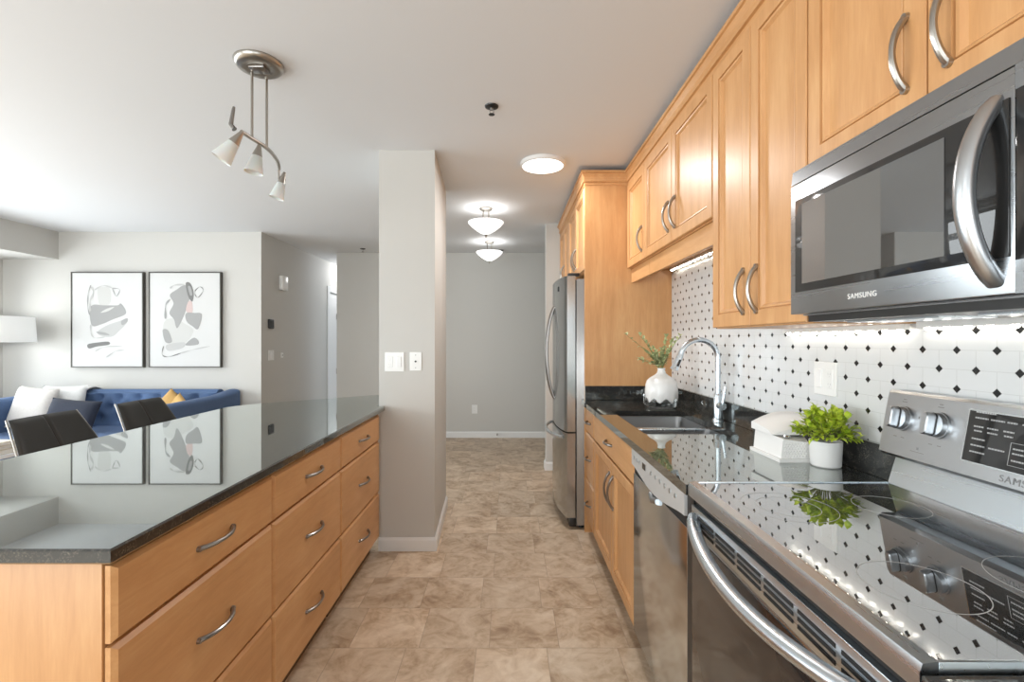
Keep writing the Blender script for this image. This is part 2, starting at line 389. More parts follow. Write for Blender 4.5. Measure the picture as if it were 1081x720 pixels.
struct('wall_rear', m, 'wall', 'outer wall with added windows behind the photographer', 'wall')
def window(name, axis, a0, a1, z0, z1, c, label):
    w = MB(); f = 0.05
    def b(p, q, r, s):
        if axis == 'y': w.box(c-0.03, c+0.03, p, q, r, s)
        else: w.box(p, q, c-0.03, c+0.03, r, s)
    b(a0, a1, z0, z0+f); b(a0, a1, z1-f, z1); b(a0, a0+f, z0+f, z1-f); b(a1-f, a1, z0+f, z1-f); mid = (a0+a1)/2; b(mid-f/2, mid+f/2, z0+f, z1-f)
    fr = tag(link(name, w, 'trim', origin=(0, 0, 0), smooth=False), label, 'window', kind='structure')
    g = MB()
    for p, q in ((a0+f, mid-f/2), (mid+f/2, a1-f)):
        if axis == 'y': g.box(c-0.004, c+0.004, p, q, z0+f, z1-f)
        else: g.box(p, q, c-0.004, c+0.004, z0+f, z1-f)
    link('pane', g, 'window_glass', fr, smooth=False)
window('window_1', 'y', wy0, wy1, wz0, wz1, -5.69, 'wide window in the far left wall')
window('window_2', 'x', -5.0, -1.4, 0.2, 2.35, -2.68, 'unseen window added for light behind the living area')
window('window_3', 'x', -0.7, 0.9, 0.65, 2.25, -2.68, 'unseen window added for light behind the photographer')
struct('ceiling_soffit', bx(-5.63, -5.01, -2.62, 5.25, 2.24, CZ), 'wall', 'dropped white soffit along the far left of the ceiling', 'soffit')
PIL = [(-0.825, 3.0), (-0.470, 3.0), (-0.505, 3.80), (-0.825, 3.80)]
struct('wall_pillar', MB().prism(PIL, 0, CZ), 'wall', 'tall grey square pillar at the end of the counter', 'pillar')
def bb_prof(d): return [(0, 0), (d, 0), (d, 0.068), (d*0.55, 0.078), (d*0.4, 0.085), (0, 0.085)]
def base_run(mb, p0, p1, nrm):
    p0, p1, n = Vector((*p0, 0)), Vector((*p1, 0)), Vector((*nrm, 0)).normalized()
    pr = bb_prof(0.014)
    mb.loft([[p+n*(o+0.0005)+Vector((0, 0, z)) for o, z in pr] for p in (p0, p1)]); return mb
m = base_run(MB(), (-0.825, 3.0), (-0.456, 3.0), (0, -1)); base_run(m, (-0.470, 2.986), (-0.505, 3.80), (1, 0.044))
struct('baseboard_pillar', m, 'trim', 'white baseboard around the foot of the pillar', 'baseboard')
struct('baseboard_back', base_run(MB(), (-2.37, 6.5), (1.6, 6.5), (0, -1)), 'trim', 'white baseboard along the hallway end wall', 'baseboard')
m = base_run(MB(), (0.371, 4.865), (0.48, 4.865), (0, -1)); base_run(m, (0.385, 4.851), (0.385, 4.98), (-1, 0))
struct('baseboard_stub', m, 'trim', 'white baseboard at the narrow wall end beside the refrigerator', 'baseboard')
struct('baseboard_living', base_run(MB(), (-5.63, 5.25), (-2.754, 5.25), (0, -1)), 'trim', 'white baseboard behind the blue sofa', 'baseboard')
struct('baseboard_corridor', base_run(MB(), (-2.754, 5.25), (-2.754, 7.15), (1, 0)), 'trim', 'white baseboard along the shaded corridor wall', 'baseboard')
struct('backsplash', bx(RW-0.008, RW-0.0002, -0.6, 3.285, 0.9, 1.80), 'tile', 'white tile backsplash with small black diamonds', 'backsplash')
# corridor door: bifold leaves in a white casing
dr = tag(link('door_1', MB().box(-2.80, -2.765, 7.245, 7.60, 0.01, 2.07, 0.002).box(-2.80, -2.765, 7.605, 7.965, 0.01, 2.07, 0.002), 'trim', origin=(0, 0, 0), smooth=False), 'white folding door with dark hinges in the back corridor', 'door', kind='structure')
m = MB()
m.box(-2.753, -2.738, 7.15, 7.235, 0, 2.085).box(-2.753, -2.738, 7.985, 8.07, 0, 2.085).box(-2.753, -2.738, 7.15, 8.07, 2.085, 2.17)
link('casing', m, 'trim', dr, smooth=False)
for z in (0.85, 1.72): link('hinge', MB().box(-2.764, -2.750, 7.56, 7.60, z-0.045, z+0.045, 0.003), 'nickel_dark', dr)

# crown moulding over all cabinets on the right
def sweep(path, prof):
    P = [Vector((*p, 0)) for p in path]; rs = []
    for i, p in enumerate(P):
        ns = []
        for a, b in ((i-1, i), (i, i+1)):
            if 0 <= a and b < len(P):
                d = (P[b]-P[a]).normalized(); ns.append(Vector((-d.y, d.x, 0)))
        n = ns[0] if len(ns) == 1 else (ns[0]+ns[1])/(1+ns[0].dot(ns[1]))
        rs.append([p+n*o+Vector((0, 0, z)) for o, z in prof])
    return MB().loft(rs)
CX = 0.832; FX = 0.530
cr = [(-0.018, 2.416), (0.001, 2.416), (0.001, 2.436), (0.012, 2.438), (0.012, 2.452), (0.007, 2.455), (0.009, 2.470), (0.020, 2.490), (0.020, 2.494), (0.029, 2.496), (0.029, 2.512), (-0.018, 2.512)]
struct('trim_1', sweep([(CX, -0.6), (CX, 3.284), (FX, 3.284), (FX, 4.86)], cr), 'wood_y', 'maple crown moulding along the tops of the cabinets', 'moulding')

# ------------------------------------------------------------------ island drawer cabinets (left)
IF = -0.825          # back of the drawer fronts; fronts stand 2 cm proud
banks = [(0.962, 1.613), (1.617, 2.263), (2.267, 2.94)]
bl = ['maple drawer cabinet of the island nearest the end panel', 'middle maple drawer cabinet of the island', 'maple drawer cabinet of the island touching the pillar']
for (y0, y1), lab in zip(banks, bl):
    t = thing('drawer_cabinet', ((-1.43+IF)/2, (y0+y1)/2, 0), lab, 'cabinet', 'island drawer cabinets')
    ya = y0+0.018 if y0 < 1 else y0
    yb = 2.985 if y1 > 2.9 else y1
    link('body', bx(-1.43, IF-0.0005, ya, yb, 0.10, 0.888), 'wood_y', t, smooth=False)
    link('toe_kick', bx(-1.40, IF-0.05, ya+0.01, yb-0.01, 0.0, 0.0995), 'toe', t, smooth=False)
    if y0 < 1: link('end_panel', bx(-1.45, IF-0.003, 0.960, 0.9795, 0, 0.888, bv=0.001), 'wood_v', t)
    for z0, z1 in ((0.712, 0.872), (0.394, 0.704), (0.112, 0.386)):
        d = link('drawer', MB().rings(IF, 1, y0+0.002, y1-0.002, z0, z1, SLAB), 'wood_y', t, smooth=False)
        zc = (z0+z1)/2+(0.0 if z1 > 0.8 else 0.005)
        bow(d, (IF+0.020, (y0+y1)/2+0.01, zc), (0, 1, 0), (1, 0, 0), 0.15, 0.028, 0.0052)

poly = [(-0.785, 0.93), (-0.785, 2.990), (-0.830, 2.990), (-0.830, 3.72), (-0.93, 3.655), (-1.63, 3.115), (-1.71, 3.03), (-1.755, 2.93), (-1.755, 0.93)]
mb = MB(); b = 0.004
cen = Vector((-1.27, 2.1))
def inset(poly, d):
    n = len(poly); out = []
    for i in range(n):
        p0, p, p1 = Vector(poly[i-1]), Vector(poly[i]), Vector(poly[(i+1) % n])
        d0, d1 = (p-p0).normalized(), (p1-p).normalized(); n0, n1 = Vector((-d0.y, d0.x)), Vector((-d1.y, d1.x))
        out.append(p+(n0+n1)/(1+n0.dot(n1))*d)
    return out
pi = inset(poly, b)
mb.loft([[(x, y, 0.8895) for x, y in pi], [(x, y, 0.8895+b) for x, y in poly], [(x, y, 0.92-b) for x, y in poly], [(x, y, 0.92) for x, y in pi]])
tag(link('island_countertop', mb, 'granite', smooth=False), 'long polished black granite top on the island', 'countertop')

# ------------------------------------------------------------------ right base run
BF = 0.553           # back of door fronts; fronts face -x, 2 cm proud
def base_body(t, y0, y1, top=0.888):
    link('body', MB().box(BF+0.0005, RW-0.01, y0, y0+0.018, 0.10, top).box(BF+0.0005, RW-0.01, y1-0.018, y1, 0.10, top).box(BF+0.0005, RW-0.01, y0+0.018, y1-0.018, 0.10, 0.118).box(RW-0.022, RW-0.01, y0+0.018, y1-0.018, 0.118, top).box(BF+0.0005, BF+0.02, y0+0.018, y1-0.018, 0.69, top), 'wood_v', t, smooth=False)
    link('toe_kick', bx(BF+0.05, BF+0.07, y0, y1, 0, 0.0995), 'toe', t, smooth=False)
t = thing('drawer_cabinet', (0.85, 3.12, 0), 'narrow maple drawer cabinet between the sink doors and refrigerator', 'cabinet')
base_body(t, 2.958, 3.283)
for z0, z1 in ((0.712, 0.868), (0.398, 0.704), (0.112, 0.390)):
    d = link('drawer', MB().rings(BF, -1, 2.960, 3.281, z0, z1, SLAB), 'wood_y', t, smooth=False)
    bow(d, (BF-0.020, 3.12, (z0+z1)/2), (0, 1, 0), (-1, 0, 0), 0.11, 0.028, 0.0052)
t = thing('sink_cabinet', (0.85, 2.48, 0), 'maple base cabinet with two doors under the kitchen sink', 'cabinet')
base_body(t, 2.006, 2.954, 0.69)
d = link('false_front', MB().rings(BF, -1, 2.008, 2.952, 0.712, 0.868, SLAB), 'wood_y', t, smooth=False)
bow(d, (BF-0.020, 2.50, 0.79), (0, 1, 0), (-1, 0, 0), 0.13, 0.028, 0.0052)
for y0, y1, hy in ((2.008, 2.445, 2.405), (2.449, 2.952, 2.49)):
    d = link('door', MB().rings(BF, -1, y0, y1, 0.112, 0.704, PANEL), 'wood_v', t, smooth=False)
    bow(d, (BF-0.020, hy, 0.555), (0, 0, 1), (-1, 0, 0), 0.165, 0.030, 0.0055)
t = thing('base_cabinet', (0.85, 0.0, 0), 'maple base cabinet on the near side of the stove', 'cabinet')
base_body(t, -0.59, 0.580)
for y0, y1, hy in ((-0.588, -0.008, -0.05), (-0.004, 0.578, 0.04)):
    d = link('door', MB().rings(BF, -1, y0, y1, 0.112, 0.868, PANEL), 'wood_v', t, smooth=False)
    bow(d, (BF-0.020, hy, 0.70), (0, 0, 1), (-1, 0, 0), 0.165, 0.030, 0.0055)

# worktop with a sink cut-out
CTF = 0.508
def slab_hole(x0, x1, y0, y1, z0, z1, hx0, hx1, hy0, hy1):
    mb = MB(); xs = [x0, hx0, hx1, x1]; ys = [y0, hy0, hy1, y1]; V = {}
    for k, z in enumerate((z0, z1)):
        for i, x in enumerate(xs):
            for j, y in enumerate(ys): V[i, j, k] = mb.bm.verts.new((x, y, z))
    F = mb.bm.faces.new
    for i in range(3):
        for j in range(3):
            if (i, j) == (1, 1): continue
            for k in (0, 1): F((V[i, j, k], V[i+1, j, k], V[i+1, j+1, k], V[i, j+1, k]))
    for i in range(3):
        for j in (0, 3): F((V[i, j, 0], V[i+1, j, 0], V[i+1, j, 1], V[i, j, 1]))
    for j in range(3):
        for i in (0, 3): F((V[i, j, 0], V[i, j+1, 0], V[i, j+1, 1], V[i, j, 1]))
    F((V[1, 1, 0], V[2, 1, 0], V[2, 1, 1], V[1, 1, 1])); F((V[1, 2, 0], V[2, 2, 0], V[2, 2, 1], V[1, 2, 1]))
    F((V[1, 1, 0], V[1, 2, 0], V[1, 2, 1], V[1, 1, 1])); F((V[2, 1, 0], V[2, 2, 0], V[2, 2, 1], V[2, 1, 1]))
    return mb
SX0, SX1, SY0, SY1 = 0.605, 1.010, 2.08, 2.78
mb = slab_hole(CTF, RW-0.009, 1.352, 3.286, 0.8895, 0.92, SX0, SX1, SY0, SY1)
ct = tag(link('sink_countertop', mb, 'granite', smooth=False), 'polished black granite counter around the kitchen sink', 'countertop')
link('splashback', MB().box(RW-0.029, RW-0.009, 1.352, 3.286, 0.9202, 1.02, 0.002).box(0.53, RW-0.0295, 3.266, 3.286, 0.9202, 1.02, 0.002), 'granite', ct, smooth=False)
ct = tag(link('stove_side_countertop', bx(CTF, RW-0.009, -0.6, 0.582, 0.8895, 0.92, bv=0.003), 'granite', smooth=False), 'short black granite counter on the near side of the stove', 'countertop')
link('splashback', bx(RW-0.029, RW-0.009, -0.6, 0.582, 0.9202, 1.02, bv=0.002), 'granite', ct, smooth=False)

# sink
t = thing('kitchen_sink', ((SX0+SX1)/2, (SY0+SY1)/2, 0.70), 'stainless double bowl sink set into the black counter', 'sink')
def bowl(y0, y1, zt):
    mb = MB(); x0, x1 = SX0-0.001, SX1+0.001; zb = 0.71
    def rr(i, z):
        r = 0.035; pts = []
        for cx, cy, a0 in ((x1-i-r, y1-i-r, 0), (x0+i+r, y1-i-r, 1), (x0+i+r, y0+i+r, 2), (x1-i-r, y0+i+r, 3)):
            for k in range(6):
                a = (a0+k/5)*PI/2; pts.append((cx+r*math.cos(a), cy+r*math.sin(a), z))
        return pts
    mb.loft([rr(-0.006, zt), rr(0.001, zt), rr(0.006, zb+0.03), rr(0.014, zb+0.008), rr(0.03, zb)], cap0=False, cap1=True)
    return mb
ymid = 2.40
link('bowl', bowl(SY0+0.004, ymid-0.012, 0.888), 'sink', t, recalc=False); link('bowl', bowl(ymid+0.012, SY1-0.004, 0.888), 'sink', t, recalc=False)
link('divider', bx(SX0+0.001, SX1-0.001, ymid-0.017, ymid+0.017, 0.872, 0.8885, bv=0.005), 'steel', t)
for y in (2.24, 2.59): link('drain', MB().lathe([(0.045, 0.7105), (0.045, 0.713), (0.034, 0.713), (0.03, 0.7115)], (0.81, y, 0), 24), 'chrome', t)

# faucet
fx, fy = 1.083, 2.44
t = thing('kitchen_faucet', (fx, fy, 0.92), 'tall brushed gooseneck faucet behind the sink', 'faucet')
link('base', MB().lathe([(0.028, 0.9205), (0.028, 0.926), (0.0225, 0.932), (0.0215, 1.05), (0.016, 1.06)], (fx, fy, 0), 24), 'steel', t)
path = [(fx, fy, 1.055), (fx, fy, 1.15), (fx, fy, 1.24)]
R = 0.098
for i in range(1, 15):
    a = PI*i/14*0.93; path.append((fx-R+R*math.cos(a), fy, 1.24+R*math.sin(a)))
link('spout', MB().tube(path, 0.0135, 14), 'steel', t)
e = Vector(path[-1]); dv = (e-Vector(path[-2])).normalized(); dv = (dv+Vector((-0.10, 0, 0))).normalized()
hd = link('spray_head', MB().tube([e-dv*0.004, e+dv*0.03, e+dv*0.075, e+dv*0.085], lambda u: 0.0145+0.007*u, 18), 'steel', t)
link('button', MB().tube([e+dv*0.03+Vector((0.004, -0.017, 0)), e+dv*0.065+Vector((0.004, -0.020, 0))], 0.006, 8), 'black_plastic', hd)
lv = link('lever', MB().tube([(fx, fy-0.015, 1.00), (fx, fy-0.055, 1.00)], 0.019, 16).tube([(fx, fy-0.045, 1.00), (fx+0.004, fy-0.05, 1.03), (fx+0.012, fy-0.055, 1.10)], lambda u: 0.010-0.003*u, 10), 'steel', t)

# dishwasher
DY0, DY1 = 1.402, 2.002; DF = 0.530
t = thing('dishwasher', (0.84, 1.70, 0), 'stainless dishwasher beside the stove', 'dishwasher')
link('body', bx(DF+0.03, 1.10, DY0+0.004, DY1-0.004, 0.10, 0.882), 'steel_dark', t, smooth=False)
link('door', bx(DF, DF+0.028, DY0, DY1, 0.105, 0.775, bv=0.003), 'steel_fridge', t)
mb = MB(); rs = []                     # control panel dips in the middle to a pocket handle
nseg = 24
for i in range(nseg+1):
    u = i/nseg; y = DY0+(DY1-DY0)*u; zb = 0.812-0.034*math.sin(PI*u)**1.5
    rs.append([(DF-0.008, y, zb), (DF+0.028, y, zb), (DF+0.028, y, 0.882), (DF-0.002, y, 0.882), (DF-0.008, y, 0.876)])
cp = link('control_panel', mb.loft(rs), mat('pale_steel_panel', (0.55, 0.56, 0.56, 1), 0.35, 0.3), t)
link('pocket_handle', bx(DF+0.004, DF+0.028, DY0+0.002, DY1-0.002, 0.7755, 0.80), 'dark_gap', t, smooth=False)
link('display', bx(DF-0.0095, DF-0.0075, 1.80, 1.84, 0.835, 0.858), 'black_gloss', cp, smooth=False)
for y in (1.48, 1.53, 1.58, 1.63, 1.68, 1.73, 1.88, 1.92, 1.96):
    link('button', MB().cyl((DF-0.007, y, 0.846), (DF-0.0095, y, 0.846), 0.008, n=14), 'steel', cp)
link('grip', MB().tube([(DF-0.004, 1.66, 0.765), (DF-0.010, 1.70, 0.758), (DF-0.004, 1.74, 0.765)], 0.012, 10), 'steel_dark', t)
link('toe_kick', bx(DF+0.05, DF+0.07, DY0, DY1, 0, 0.0995), 'black_plastic', t, smooth=False)
tag(link('filler_strip', bx(DF, DF+0.03, 1.351, 1.399, 0.10, 0.888), 'black_plastic', smooth=False), 'thin dark strip between dishwasher and stove', 'panel')

# ------------------------------------------------------------------ stove
RY0, RY1 = 0.588, 1.346
t = thing('electric_stove', (0.83, 0.967, 0), 'stainless electric stove with black glass cooktop', 'stove')
link('body', bx(0.545, 1.10, RY0+0.003, RY1-0.003, 0.06, 0.893), 'black_plastic', t, smooth=False)
ck = link('cooktop', bx(0.535, 1.078, RY0+0.006, RY1-0.006, 0.908, 0.928, bv=0.002), 'cooktop', t, smooth=False)
# steel rim around the glass: front apron and side rails
mb = MB(); mb.extr([(0.512, 0.893), (0.512, 0.918), (0.516, 0.929), (0.536, 0.932), (0.536, 0.893)], 'y', RY0, RY1)
mb.box(0.5365, 1.078, RY0, RY0+0.006, 0.893, 0.931, 0.001).box(0.5365, 1.078, RY1-0.006, RY1, 0.893, 0.931, 0.001)
link('cooktop_rim', mb, 'steel', t, ang=0.4)
ringm = mat('pale_burner_line', (0.45, 0.45, 0.45, 1), 0.4)
for cx, cy, r in ((0.68, 1.15, 0.105), (0.68, 0.78, 0.085), (0.93, 1.15, 0.078), (0.93, 0.78, 0.105), (0.68, 1.15, 0.07)):
    link('burner_ring', MB().lathe([(r-0.0012, 0.9281), (r-0.0012, 0.9284), (r, 0.9284), (r, 0.9281)], (cx, cy, 0), 64, cap0=False, cap1=False), ringm, ck)
# vent band between rim and door
vb = link('vent_panel', bx(0.520, 0.5445, RY0+0.004, RY1-0.004, 0.800, 0.868, bv=0.002), 'steel', t)
link('gap_strip', bx(0.532, 0.5445, RY0+0.004, RY1-0.004, 0.869, 0.892), 'dark_gap', t, smooth=False)
mb = MB(); n = 6
for i in range(n):
    y0 = RY0+0.05+i*0.112
    for j in range(3): mb.box(0.5185, 0.5215, y0, y0+0.098, 0.815+j*0.014, 0.822+j*0.014)
link('vent_slots', mb, 'dark_gap', vb, smooth=False)
dd = link('oven_door', bx(0.522, 0.5445, RY0+0.002, RY1-0.002, 0.235, 0.798, bv=0.003), 'steel', t)
link('door_glass', bx(0.518, 0.5235, RY0+0.012, RY1-0.012, 0.255, 0.792, bv=0.002), 'oven_glass', dd)
link('storage_drawer', bx(0.522, 0.5445, RY0+0.002, RY1-0.002, 0.07, 0.23, bv=0.003), 'steel', t)
hp = arc_path((0.522, RY1-0.02, 0.835), (0.522, RY0+0.02, 0.835), (-1, 0, 0), 0.062, 28)
hp = [p+Vector((0, 0, -0.03*math.sin(PI*i/28))) for i, p in enumerate(hp)]
link('door_handle', MB().tube(hp, 0.0155, 16, sq=1.15), 'steel', dd)
# back guard: riser and console
mb = MB().extr([(1.0785, 0.929), (1.104, 1.012), (1.133, 1.012), (1.133, 0.896), (1.0785, 0.896)], 'y', RY0+0.002, RY1-0.004)
link('riser', mb, 'steel', t, smooth=False)
A, B = Vector((1.056, 1.022)), Vector((1.086, 1.186))
mb = MB().extr([tuple(A), tuple(B), (1.094, 1.193), (1.133, 1.193), (1.133, 1.0125), (1.066, 1.0125)], 'y', RY0, RY1)
co = link('console', mb, 'steel_mid', t, ang=0.4)
up = Vector((B.x-A.x, 0, B.y-A.y)).normalized(); nrm = Vector((-up.z, 0, up.x)); rgt = Vector((0, -1, 0))
def cpt(y, v, out=0.0): p = A+(B-A)*v; return Vector((p.x, y, p.y))+nrm*out
def plate(mb, y0, y1, v0, v1, o0, o1):
    mb.loft([[cpt(y0, v0, o), cpt(y1, v0, o), cpt(y1, v1, o), cpt(y0, v1, o)] for o in (o0, o1)]); return mb
for y, v in ((1.288, 0.60), (1.180, 0.60), (0.77, 0.60), (0.66, 0.60)):
    c = cpt(y, v); k = MB()
    k.tube([c, c+nrm*0.005], 0.034, 28).tube([c+nrm*0.005, c+nrm*0.016], lambda u: 0.031-0.002*u, 28)
    kn = link('knob', k, 'steel_mid', co)
    def pill(o, hw, hh):
        pts = []
        for sg in (1, -1):
            for q_ in range(7):
                a = PI*q_/6; pts.append(c+nrm*o+up*(sg*(hh-hw)+sg*hw*math.sin(a))+rgt*(sg*hw*math.cos(a)))
        return pts
    link('grip', MB().loft([pill(0.016, 0.0105, 0.029), pill(0.036, 0.0095, 0.028), pill(0.039, 0.0075, 0.026)]), 'steel_mid', kn, ang=0.5)
    link('grip_collar', MB().loft([pill(0.0161, 0.0125, 0.030), pill(0.0175, 0.0125, 0.030)]), 'black_plastic', kn, smooth=False)
# marks around the knobs
def mark(*a): link('dial_mark', plate(MB(), *a, 0.0, 0.0005), 'grey_mark', co, smooth=False)
for y in (1.288, 1.180):
    for a, w in ((-0.012, 0.016), (0.008, 0.010)): mark(y-w/2, y+w/2, 0.890+a*2, 0.905+a*2)
    for dy, v in ((0.012, 0.29), (-0.012, 0.29)): mark(y+dy-0.005, y+dy+0.005, v, v+0.013)
mark(1.205, 1.245, 0.12, 0.130); mark(1.222, 1.228, 0.16, 0.20); mark(1.234, 1.238, 0.64, 0.68)
dp = link('display', plate(MB(), 0.82, 1.105, 0.20, 0.90, 0.0, 0.0015), 'black_gloss', co, smooth=False)
link('display_bezel', plate(MB(), 0.818, 1.1085, 0.18, 0.92, 0.0, 0.0008), 'chrome', co, smooth=False)
mb = MB(); random.seed(3)
rows = [(0.80, [(1.09, 0.03), (1.055, 0.03), (1.02, 0.02), (0.99, 0.022)]), (0.68, [(1.09, 0.022), (1.06, 0.024), (1.025, 0.022)]), (0.62, [(1.088, 0.018), (1.058, 0.022), (1.022, 0.018)]),
        (0.51, [(1.09, 0.03)]), (0.42, [(1.09, 0.032), (1.05, 0.034), (1.00, 0.03)]), (0.33, [(1.09, 0.034), (1.00, 0.03)]), (0.88, [(1.09, 0.045)]), (0.48, [(1.0, 0.03)]), (0.34, [(0.955, 0.026)]), (0.29, [(0.955, 0.022)])]
for v, ws in rows:
    for y, w in ws:
        x = y
        while x > y-w:
            l = random.uniform(0.003, 0.006); plate(mb, max(x-l, y-w), x, v, v+0.020, 0.0015, 0.0019); x -= l+0.0012
for a in ((1.006, 0.964, 0.27, 0.275), (1.006, 0.964, 0.56, 0.565), (1.006, 1.005, 0.27, 0.565), (0.965, 0.964, 0.27, 0.565)): plate(mb, a[1], a[0], a[2], a[3], 0.0015, 0.0019)
link('display_marking', mb, mat('pale_panel_printing', (0.40, 0.40, 0.40, 1), 0.5), dp, smooth=False)
text_mesh('lettering', 'SAMSUNG', 0.021, 'grey_mark', co, cpt(0.965, 0.085, 0.0006), rgt, up)

# ------------------------------------------------------------------ wall cabinets
UF = 0.842           # back of the upper doors; fronts at 0.822
def upper(name, y0, y1, z0, label, doors, handles, hz, rec=0.0):
    t = thing(name, (0.98, (y0+y1)/2, z0), label, 'cabinet', 'maple wall cabinets')
    link('body', bx(UF+0.0005, RW-0.009, y0+0.0005, y1-0.0005, z0+rec, 2.43), 'wood_v', t, smooth=False)
    for (a, b), h in zip(doors, handles):
        d = link('door', MB().rings(UF, -1, a, b, z0+0.004, 2.408, PANEL), 'wood_v', t, smooth=False)
        bow(d, (UF-0.020, h, hz), (0, 0, 1), (-1, 0, 0), 0.15, 0.030, 0.006, 'nickel')
    return t
t = upper('wall_cabinet', 2.862, 3.284, 1.83, 'short single-door maple wall cabinet next to the refrigerator panel', [(2.866, 3.27)], [2.915], 1.965)
link('valance', bx(UF+0.012, UF+0.03, 2.863, 3.283, 1.735, 1.8295), 'wood_y', t, smooth=False)
t = upper('wall_cabinet', 1.907, 2.860, 1.83, 'short two-door maple wall cabinet above the sink', [(1.910, 2.381), (2.385, 2.858)], [2.335, 2.43], 1.972)
link('valance', bx(UF+0.012, UF+0.03, 1.908, 2.859, 1.735, 1.8295), 'wood_y', t, smooth=False)
upper('wall_cabinet', 1.302, 1.905, 1.38, 'tall two-door maple wall cabinet left of the microwave', [(1.304, 1.605), (1.609, 1.902)], [1.563, 1.650], 1.505)
upper('wall_cabinet', 0.546, 1.300, 1.795, 'two-door maple wall cabinet above the microwave', [(0.548, 0.927), (0.931, 1.297)], [0.880, 0.975], 1.925)
upper('wall_cabinet', -0.55, 0.544, 1.38, 'maple wall cabinet on the near side of the microwave', [(-0.548, -0.004), (0.0, 0.542)], [-0.05, 0.05], 1.505)

# led strips
def led_strip(y0, y1, x, z, label, power):
    t = thing('under_cabinet_light', (x, (y0+y1)/2, z), label, 'light', 'under-cabinet lights')
    link('strip', bx(x-0.008, x+0.008, y0, y1, z-0.016, z-0.0003), 'white_plastic', t, smooth=False)
    n = max(3, round((y1-y0)/0.054)); first = None; st = (y1-y0)/n
    for i in range(n):
        if first is None: first = link('led', MB().lathe([(0.007, 0), (0.0078, -0.003), (0.006, -0.007), (0.001, -0.009)], (x, y0+0.5*st, z-0.016), 12), 'led', t)
        else: c = first.copy(); COL.objects.link(c); c.parent = t; c.location = (0, i*st, 0)
led_strip(1.315, 1.90, 1.112, 1.3797, 'row of small bright lights under the tall cabinet left of the microwave', 1.2)
led_strip(1.96, 3.22, 1.105, 1.8295, 'light strip under the short cabinets above the sink', 3.0)
led_strip(0.58, 1.285, 1.118, 1.384, 'light strip at the wall below the microwave', 1.5)

# ------------------------------------------------------------------ microwave
MY0, MY1 = 0.548, 1.297; MX = 0.775
t = thing('microwave', (0.95, 0.92, 1.40), 'stainless over-the-range microwave with a big curved handle', 'microwave')
link('body', bx(MX+0.035, RW-0.010, MY0, MY1, 1.4005, 1.793), 'steel_dark', t, smooth=False)
link('top_grille', MB().extr([(MX+0.002, 1.756), (MX+0.006, 1.792), (MX+0.034, 1.792), (MX+0.034, 1.756)], 'y', MY0, MY1), 'steel_dark', t, smooth=False)
DS = 0.722
md = link('door', bx(MX, MX+0.034, DS, MY1, 1.404, 1.753, bv=0.002), 'steel_dark', t)
gw = link('window', bx(MX-0.003, MX+0.001, 0.728, 1.272, 1.462, 1.708, bv=0.001), 'black_gloss', md)
link('window_mesh', bx(MX-0.0045, MX-0.0032, 0.835, 1.240, 1.482, 1.692), 'micro_glass', gw, smooth=False)
link('control_panel', bx(MX-0.002, MX+0.034, MY0, DS-0.002, 1.404, 1.753, bv=0.002), 'black_gloss', t)
for z0, z1 in ((1.404, 1.455), (1.715, 1.753)): link('control_trim', bx(MX-0.003, MX-0.0021, MY0, DS-0.003, z0, z1), 'steel_dark', t, smooth=False)
hp = arc_path((MX+0.004, 0.752, 1.712), (MX+0.004, 0.752, 1.425), (-1, 0, 0), 0.053, 26)
link('handle', MB().tube(hp, 0.0135, 16, sq=1.1), 'steel_mid', md)
text_mesh('lettering', 'SAMSUNG', 0.017, mat and 'ceramic', md, (MX-0.0007, 1.035, 1.432), (0, -1, 0), (0, 0, 1))
ub = link('underside', MB().box(MX+0.03, 1.09, MY0+0.01, MY1-0.03, 1.383, 1.4), 'black_plastic', t, smooth=False)
link('filter', MB().box(MX+0.10, MX+0.22, 0.62, 0.88, 1.379, 1.3832).box(MX+0.10, MX+0.22, 0.96, 1.22, 1.379, 1.3832), 'steel', ub, smooth=False)

# ------------------------------------------------------------------ refrigerator wall
tag(link('refrigerator_side_panel', bx(0.530, RW-0.0005, 3.2875, 3.309, 0, 2.43), 'wood_v', smooth=False), 'tall maple panel between the counter and the refrigerator', 'panel')
FY0, FY1 = 3.325, 4.145
t = thing('wall_cabinet', (0.82, 3.74, 1.83), 'maple cabinet over the refrigerator', 'cabinet')
link('body', bx(0.548, RW-0.0005, 3.312, 4.158, 1.83, 2.43), 'wood_v', t, smooth=False)
for a, b, h in ((3.314, 3.733, 3.69), (3.737, 4.156, 3.78)):
    d = link('door', MB().rings(0.5475, -1, a, b, 1.834, 2.408, PANEL), 'wood_v', t, smooth=False)
    bow(d, (0.5275, h, 1.97), (0, 0, 1), (-1, 0, 0), 0.15, 0.03, 0.006, 'nickel')
t = thing('pantry_cabinet', (0.82, 4.5, 0), 'tall maple pantry cabinet on the far side of the refrigerator', 'cabinet')
link('body', bx(0.548, RW-0.0005, 4.16, 4.862, 0.1, 2.43), 'wood_v', t, smooth=False)
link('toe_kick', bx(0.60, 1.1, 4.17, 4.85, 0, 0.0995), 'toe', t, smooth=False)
for a, b, h in ((4.164, 4.508, 4.47), (4.512, 4.858, 4.55)):
    for z0, z1, hz in ((0.112, 1.826, 1.1), (1.834, 2.408, 1.97)):
        d = link('door', MB().rings(0.5475, -1, a, b, z0, z1, PANEL), 'wood_v', t, smooth=False)
        bow(d, (0.5275, h, hz), (0, 0, 1), (-1, 0, 0), 0.15, 0.03, 0.006, 'nickel')
t = thing('refrigerator', (0.8, 3.735, 0), 'stainless french-door refrigerator with bottom freezer', 'refrigerator')
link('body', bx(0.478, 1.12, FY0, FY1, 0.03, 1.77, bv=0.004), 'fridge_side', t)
def fcurve(y): u = (y-FY0)/(FY1-FY0)*2-1; return 0.358+0.048*abs(u)**2.4
